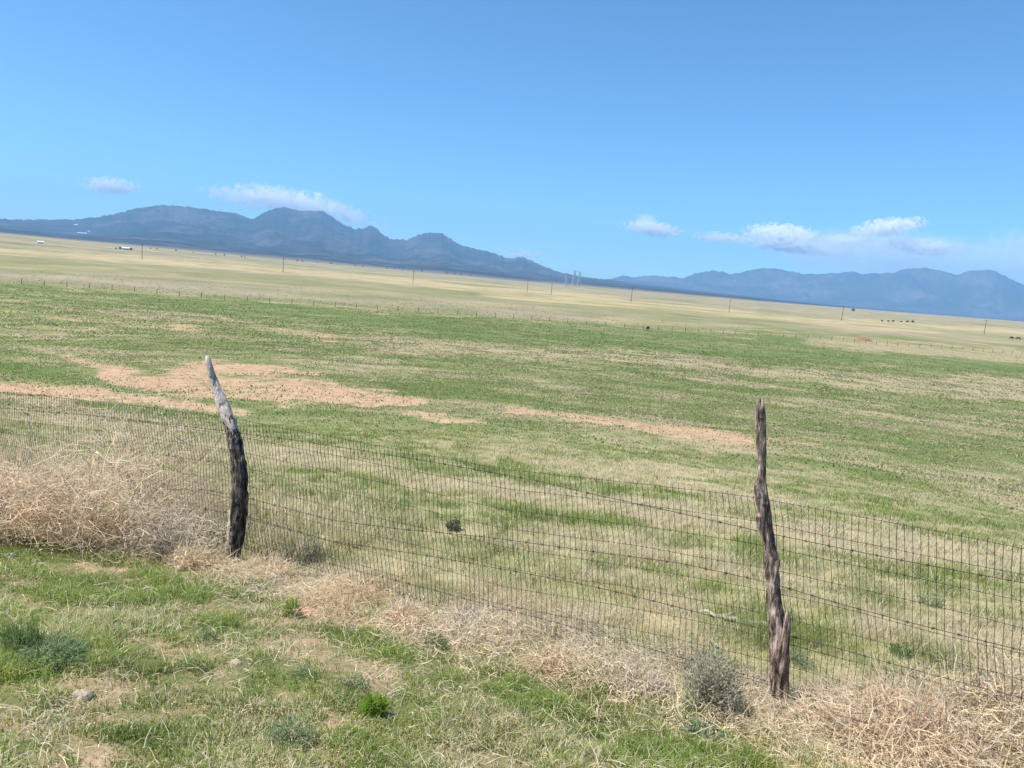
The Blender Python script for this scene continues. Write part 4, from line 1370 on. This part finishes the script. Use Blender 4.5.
for i, (px, py, hp, lab) in enumerate(tree_px):
    if py == 0: continue
    put_tree(px, py, hp, lab, 'trees by the farm and the tall pole', i % 2)
for px in (881, 889, 893, 902, 907, 913):
    put_tree(px + random.uniform(-1, 1), 321.8 + (px - 881) * 0.03, random.uniform(1.3, 2.0), 'tiny dark juniper in the row right of the dark tall power pole', 'row of junipers on the right plain', random.randint(0, 1))
for px in (296, 302, 318, 330, 338, 357, 364, 388, 395, 402, 421, 447, 455, 461, 470):
    yy = 262.2 + (px - 283) * 0.0823 - 1.8
    put_tree(px + random.uniform(-2, 2), yy, random.uniform(0.9, 1.8), 'tiny dark juniper at the far edge of the plain under the central hills', 'junipers dotted along the edge of the plain', random.randint(0, 1))
for px in (150, 158, 176, 192, 215, 224, 240, 246):
    yy = 250.5 + (px - 150) * 0.093 - 1.6
    put_tree(px + random.uniform(-2, 2), yy, random.uniform(0.9, 1.6), 'tiny dark juniper at the edge of the plain below the broad left peak', 'junipers below the left peak', random.randint(0, 1))

hide = simple('black_hide', (0.02, 0.017, 0.015), 0.3, 4, 0.6)


def make_cow():
    me = bpy.data.meshes.new('cow')
    V = [(0, 0, 1.05), (0.75, 0, 1.1), (0.95, 0, 1.15), (1.3, 0, 0.95), (1.62, 0, 0.62), (1.75, 0, 0.42), (-0.75, 0, 1.1), (-0.88, 0, 0.95), (-0.92, 0, 0.5),
         (0.72, 0.2, 0.75), (0.72, 0.22, 0.38), (0.72, 0.22, 0.0), (0.72, -0.2, 0.75), (0.82, -0.22, 0.38), (0.8, -0.22, 0.0),
         (-0.7, 0.2, 0.8), (-0.82, 0.22, 0.45), (-0.75, 0.22, 0.0), (-0.7, -0.2, 0.8), (-0.65, -0.22, 0.42), (-0.6, -0.22, 0.0), (1.5, 0.16, 0.78), (1.5, -0.16, 0.78)]
    E = [(0, 1), (1, 2), (2, 3), (3, 4), (4, 5), (0, 6), (6, 7), (7, 8), (1, 9), (9, 10), (10, 11), (1, 12), (12, 13), (13, 14), (6, 15), (15, 16), (16, 17), (6, 18), (18, 19), (19, 20), (4, 21), (4, 22)]
    R = [.40, .36, .26, .2, .16, .1, .34, .08, .04, .15, .08, .07, .15, .08, .07, .17, .08, .07, .17, .08, .07, .05, .05]
    me.from_pydata(V, E, [])
    o = bpy.data.objects.new('cow', me); COL.objects.link(o)
    md = o.modifiers.new('skin', 'SKIN')
    for i, sv in enumerate(me.skin_vertices[0].data if me.skin_vertices else []):
        sv.radius = (R[i], R[i])
    if not me.skin_vertices:
        bm = bmesh.new(); bm.from_mesh(me); lay = bm.verts.layers.skin.verify(); bm.verts.ensure_lookup_table()
        for i, v in enumerate(bm.verts): v[lay].radius = (R[i], R[i]); v[lay].use_root = (i == 0)
        bm.to_mesh(me); bm.free()
    o.modifiers.new('sub', 'SUBSURF').levels = 2
    me.materials.append(hide)
    return o


cows = [(647.5, 330.5, 4.3, 1.1, 'black cow standing alone on the green pasture right of centre'), (1011, 339.3, 2.3, 0.3, 'left one of two dark cows at the right edge'), (1018.5, 339.9, 2.2, 2.6, 'right one of two dark cows at the right edge')]
pc = make_cow()
for i, (px, py, hp, rz, lab) in enumerate(cows):
    g = hit(px, py); o = pc if i == 0 else pc.copy()
    if i: COL.objects.link(o)
    s = hp * dist(g) / F / 1.45
    o.location = [float(q) for q in g]; o.scale = (s, s, s); o.rotation_euler = (0, 0, rz)
    tag(o, lab, 'cow', 'cattle grazing far out on the pasture')

# ------------------------------------------------------------------ clouds
def cloud(px, py, wpx, hpx, label, dens, seed, thr=0.5, rr=46000.0, scale=9.0, tilt=0.0):
    d = ray(px, py); h = math.hypot(d[0], d[1])
    c = np.array([d[0] / h * rr, d[1] / h * rr, CAMZ + d[2] / h * rr])
    a = wpx / 2 * rr / F; b = hpx / 2 * rr / F
    bm = bmesh.new(); bmesh.ops.create_icosphere(bm, subdivisions=4, radius=1)
    me = bpy.data.meshes.new('cloud'); bm.to_mesh(me); bm.free()
    o = bpy.data.objects.new('cloud', me); COL.objects.link(o)
    o.location = [float(q) for q in c]; o.scale = (a, a * 0.6, b)
    # own lean of the cloud, seen face on
    o.rotation_euler = Euler((0, tilt, 0)).to_matrix().to_euler()
    o.rotation_euler = (Matrix.Rotation(face_cam(c), 3, 'Z') @ Matrix.Rotation(tilt, 3, 'Y')).to_euler()
    m = bpy.data.materials.new('cloud_vapour'); m.use_nodes = True; nt = m.node_tree
    nt.nodes.remove(nt.nodes['Principled BSDF'])
    pv = nd(nt, 'ShaderNodeVolumePrincipled')
    pv.inputs['Color'].default_value = (1, 1, 1, 1); pv.inputs['Anisotropy'].default_value = 0.0
    tc = nd(nt, 'ShaderNodeTexCoord')
    mp = nd(nt, 'ShaderNodeMapping'); mp.inputs['Scale'].default_value = (1, 0.6, max(0.2, hpx / wpx)); mp.inputs['Location'].default_value = (seed * 3.7, seed, 0)
    nt.links.new(tc.outputs['Object'], mp.inputs['Vector'])
    n = noise(nt, mp.outputs[0], scale, 7, 0.62, 0.2)
    ln = nd(nt, 'ShaderNodeVectorMath'); ln.operation = 'LENGTH'; nt.links.new(tc.outputs['Object'], ln.inputs[0])
    fall = math_(nt, 'SUBTRACT', 1.0, ln.outputs['Value'])
    n = math_(nt, 'MULTIPLY', math_(nt, 'SUBTRACT', n, 0.5), 3.0)
    v = math_(nt, 'ADD', math_(nt, 'ADD', n, 0.5), math_(nt, 'MULTIPLY', fall, 0.5))
    v = math_(nt, 'SUBTRACT', v, thr + 0.22)
    v = math_(nt, 'MULTIPLY', v, 2.2, True)
    v = math_(nt, 'MULTIPLY', v, math_(nt, 'MULTIPLY', fall, 3.0, True))
    v = math_(nt, 'MULTIPLY', v, dens * 6.0)
    nt.links.new(v, pv.inputs['Density'])
    nt.links.new(pv.outputs[0], nt.nodes['Material Output'].inputs['Volume'])
    me.materials.append(m)
    m.cycles.volume_step_rate = 1.0
    tag(o, label, 'cloud')
    return o


cloud(110, 186, 56, 18, 'small white puff of cloud high over the left end of the hills', 0.0030, 1, 0.54, tilt=-0.05)
cloud(262, 199, 124, 26, 'white streak of cloud starting left of the twin-topped hill', 0.0016, 2, 0.57, tilt=0.02)
cloud(318, 207, 147, 28, 'thin white cloud trailing down to the right behind the twin-topped hill', 0.0014, 12, 0.57, tilt=0.17)
cloud(652, 229, 71, 18, 'small flat-based white cloud left of the right cloud bank', 0.0030, 3, 0.54, tilt=0.05)
cloud(646, 219, 28, 14, 'faint wisp just above the small flat-based cloud', 0.0010, 13, 0.55)
cloud(722, 238, 67, 14, 'pale left end of the right cloud bank', 0.0016, 14, 0.55, tilt=0.03)
cloud(782, 235, 82, 24, 'brightest white cloud of the right bank, with a rounded top', 0.0045, 4, 0.52, tilt=0.04)
cloud(795, 247, 124, 14, 'flat white streak under the brightest cloud of the right bank', 0.0020, 15, 0.55, tilt=0.04)
cloud(846, 241, 51, 16, 'small soft cloud in the middle of the right bank', 0.0016, 16, 0.55, tilt=0.02)
cloud(888, 227, 71, 19, 'separate bright cloud tilted upward above the right bank', 0.0038, 5, 0.53, tilt=-0.17)
cloud(925, 247, 73, 19, 'soft white cloud at the right end of the bank', 0.0018, 17, 0.54, tilt=0.04)
cloud(880, 254, 226, 49, 'wide thin veil of cloud low over the right range', 0.00006, 6, 0.20, rr=50000.0)
cloud(1030, 264, 113, 69, 'pale veil of cloud cut by the right edge above the range', 0.00007, 7, 0.20, rr=50000.0)
cloud(520, 254, 67, 14, 'faint wisp of cloud beside the low middle peak', 0.0005, 8, 0.54, rr=50000.0)

# ------------------------------------------------------------------ air
hz = bpy.data.materials.new('haze_air'); hz.use_nodes = True; nt = hz.node_tree
nt.nodes.remove(nt.nodes['Principled BSDF'])
pv = nd(nt, 'ShaderNodeVolumePrincipled')
pv.inputs['Color'].default_value = (0.33, 0.64, 1.0, 1)
pv.inputs['Density'].default_value = 7.3e-5
pv.inputs['Anisotropy'].default_value = 0.0
nt.links.new(pv.outputs[0], nt.nodes['Material Output'].inputs['Volume'])
mb = MB(); mb.box((0, 0, 415), (31000, 31000, 1070)); hzo = mb.build('haze', hz)
tag(hzo, 'thin blue haze over the whole plain', 'haze', kind='stuff')

# ------------------------------------------------------------------ light
SUN_EL = math.radians(58); SUN_AZ = math.radians(-104)   # from ahead-left, high
w = bpy.data.worlds.new('World'); scene.world = w; w.use_nodes = True
nt = w.node_tree
sky = nd(nt, 'ShaderNodeTexSky'); sky.sky_type = 'NISHITA'; sky.sun_disc = False
sky.sun_elevation = SUN_EL; sky.sun_rotation = SUN_AZ
sky.altitude = 2000; sky.air_density = 1.05; sky.dust_density = 1.2; sky.ozone_density = 10.0
cf = nt.nodes.new('ShaderNodeMix'); cf.data_type = 'RGBA'; cf.blend_type = 'MULTIPLY'; cf.inputs[0].default_value = 1
cf.inputs[7].default_value = (0.75, 1.0, 0.99, 1)      # even tint multiplied over the sky colour
nt.links.new(sky.outputs[0], cf.inputs[6]); nt.links.new(cf.outputs[2], nt.nodes['Background'].inputs['Color'])
nt.nodes['Background'].inputs['Strength'].default_value = 0.126
sl = bpy.data.lights.new('sun', 'SUN'); sl.energy = 5.0; sl.angle = math.radians(0.5); sl.color = (1.0, 0.94, 0.85)
so = bpy.data.objects.new('sun', sl); COL.objects.link(so)
sd = Vector((math.sin(SUN_AZ) * math.cos(SUN_EL), math.cos(SUN_AZ) * math.cos(SUN_EL), math.sin(SUN_EL)))
so.rotation_euler = sd.to_track_quat('Z', 'Y').to_euler()

scene.view_settings.view_transform = 'Standard'
scene.view_settings.look = 'None'
scene.view_settings.exposure = 0.56
scene.view_settings.gamma = 1.0
scene.view_settings.use_curve_mapping = False
scene.render.engine = 'CYCLES'
scene.cycles.max_bounces = 12
scene.cycles.diffuse_bounces = 3
scene.cycles.transmission_bounces = 3
scene.cycles.transparent_max_bounces = 8
scene.cycles.volume_bounces = 12
scene.cycles.volume_max_steps = 64
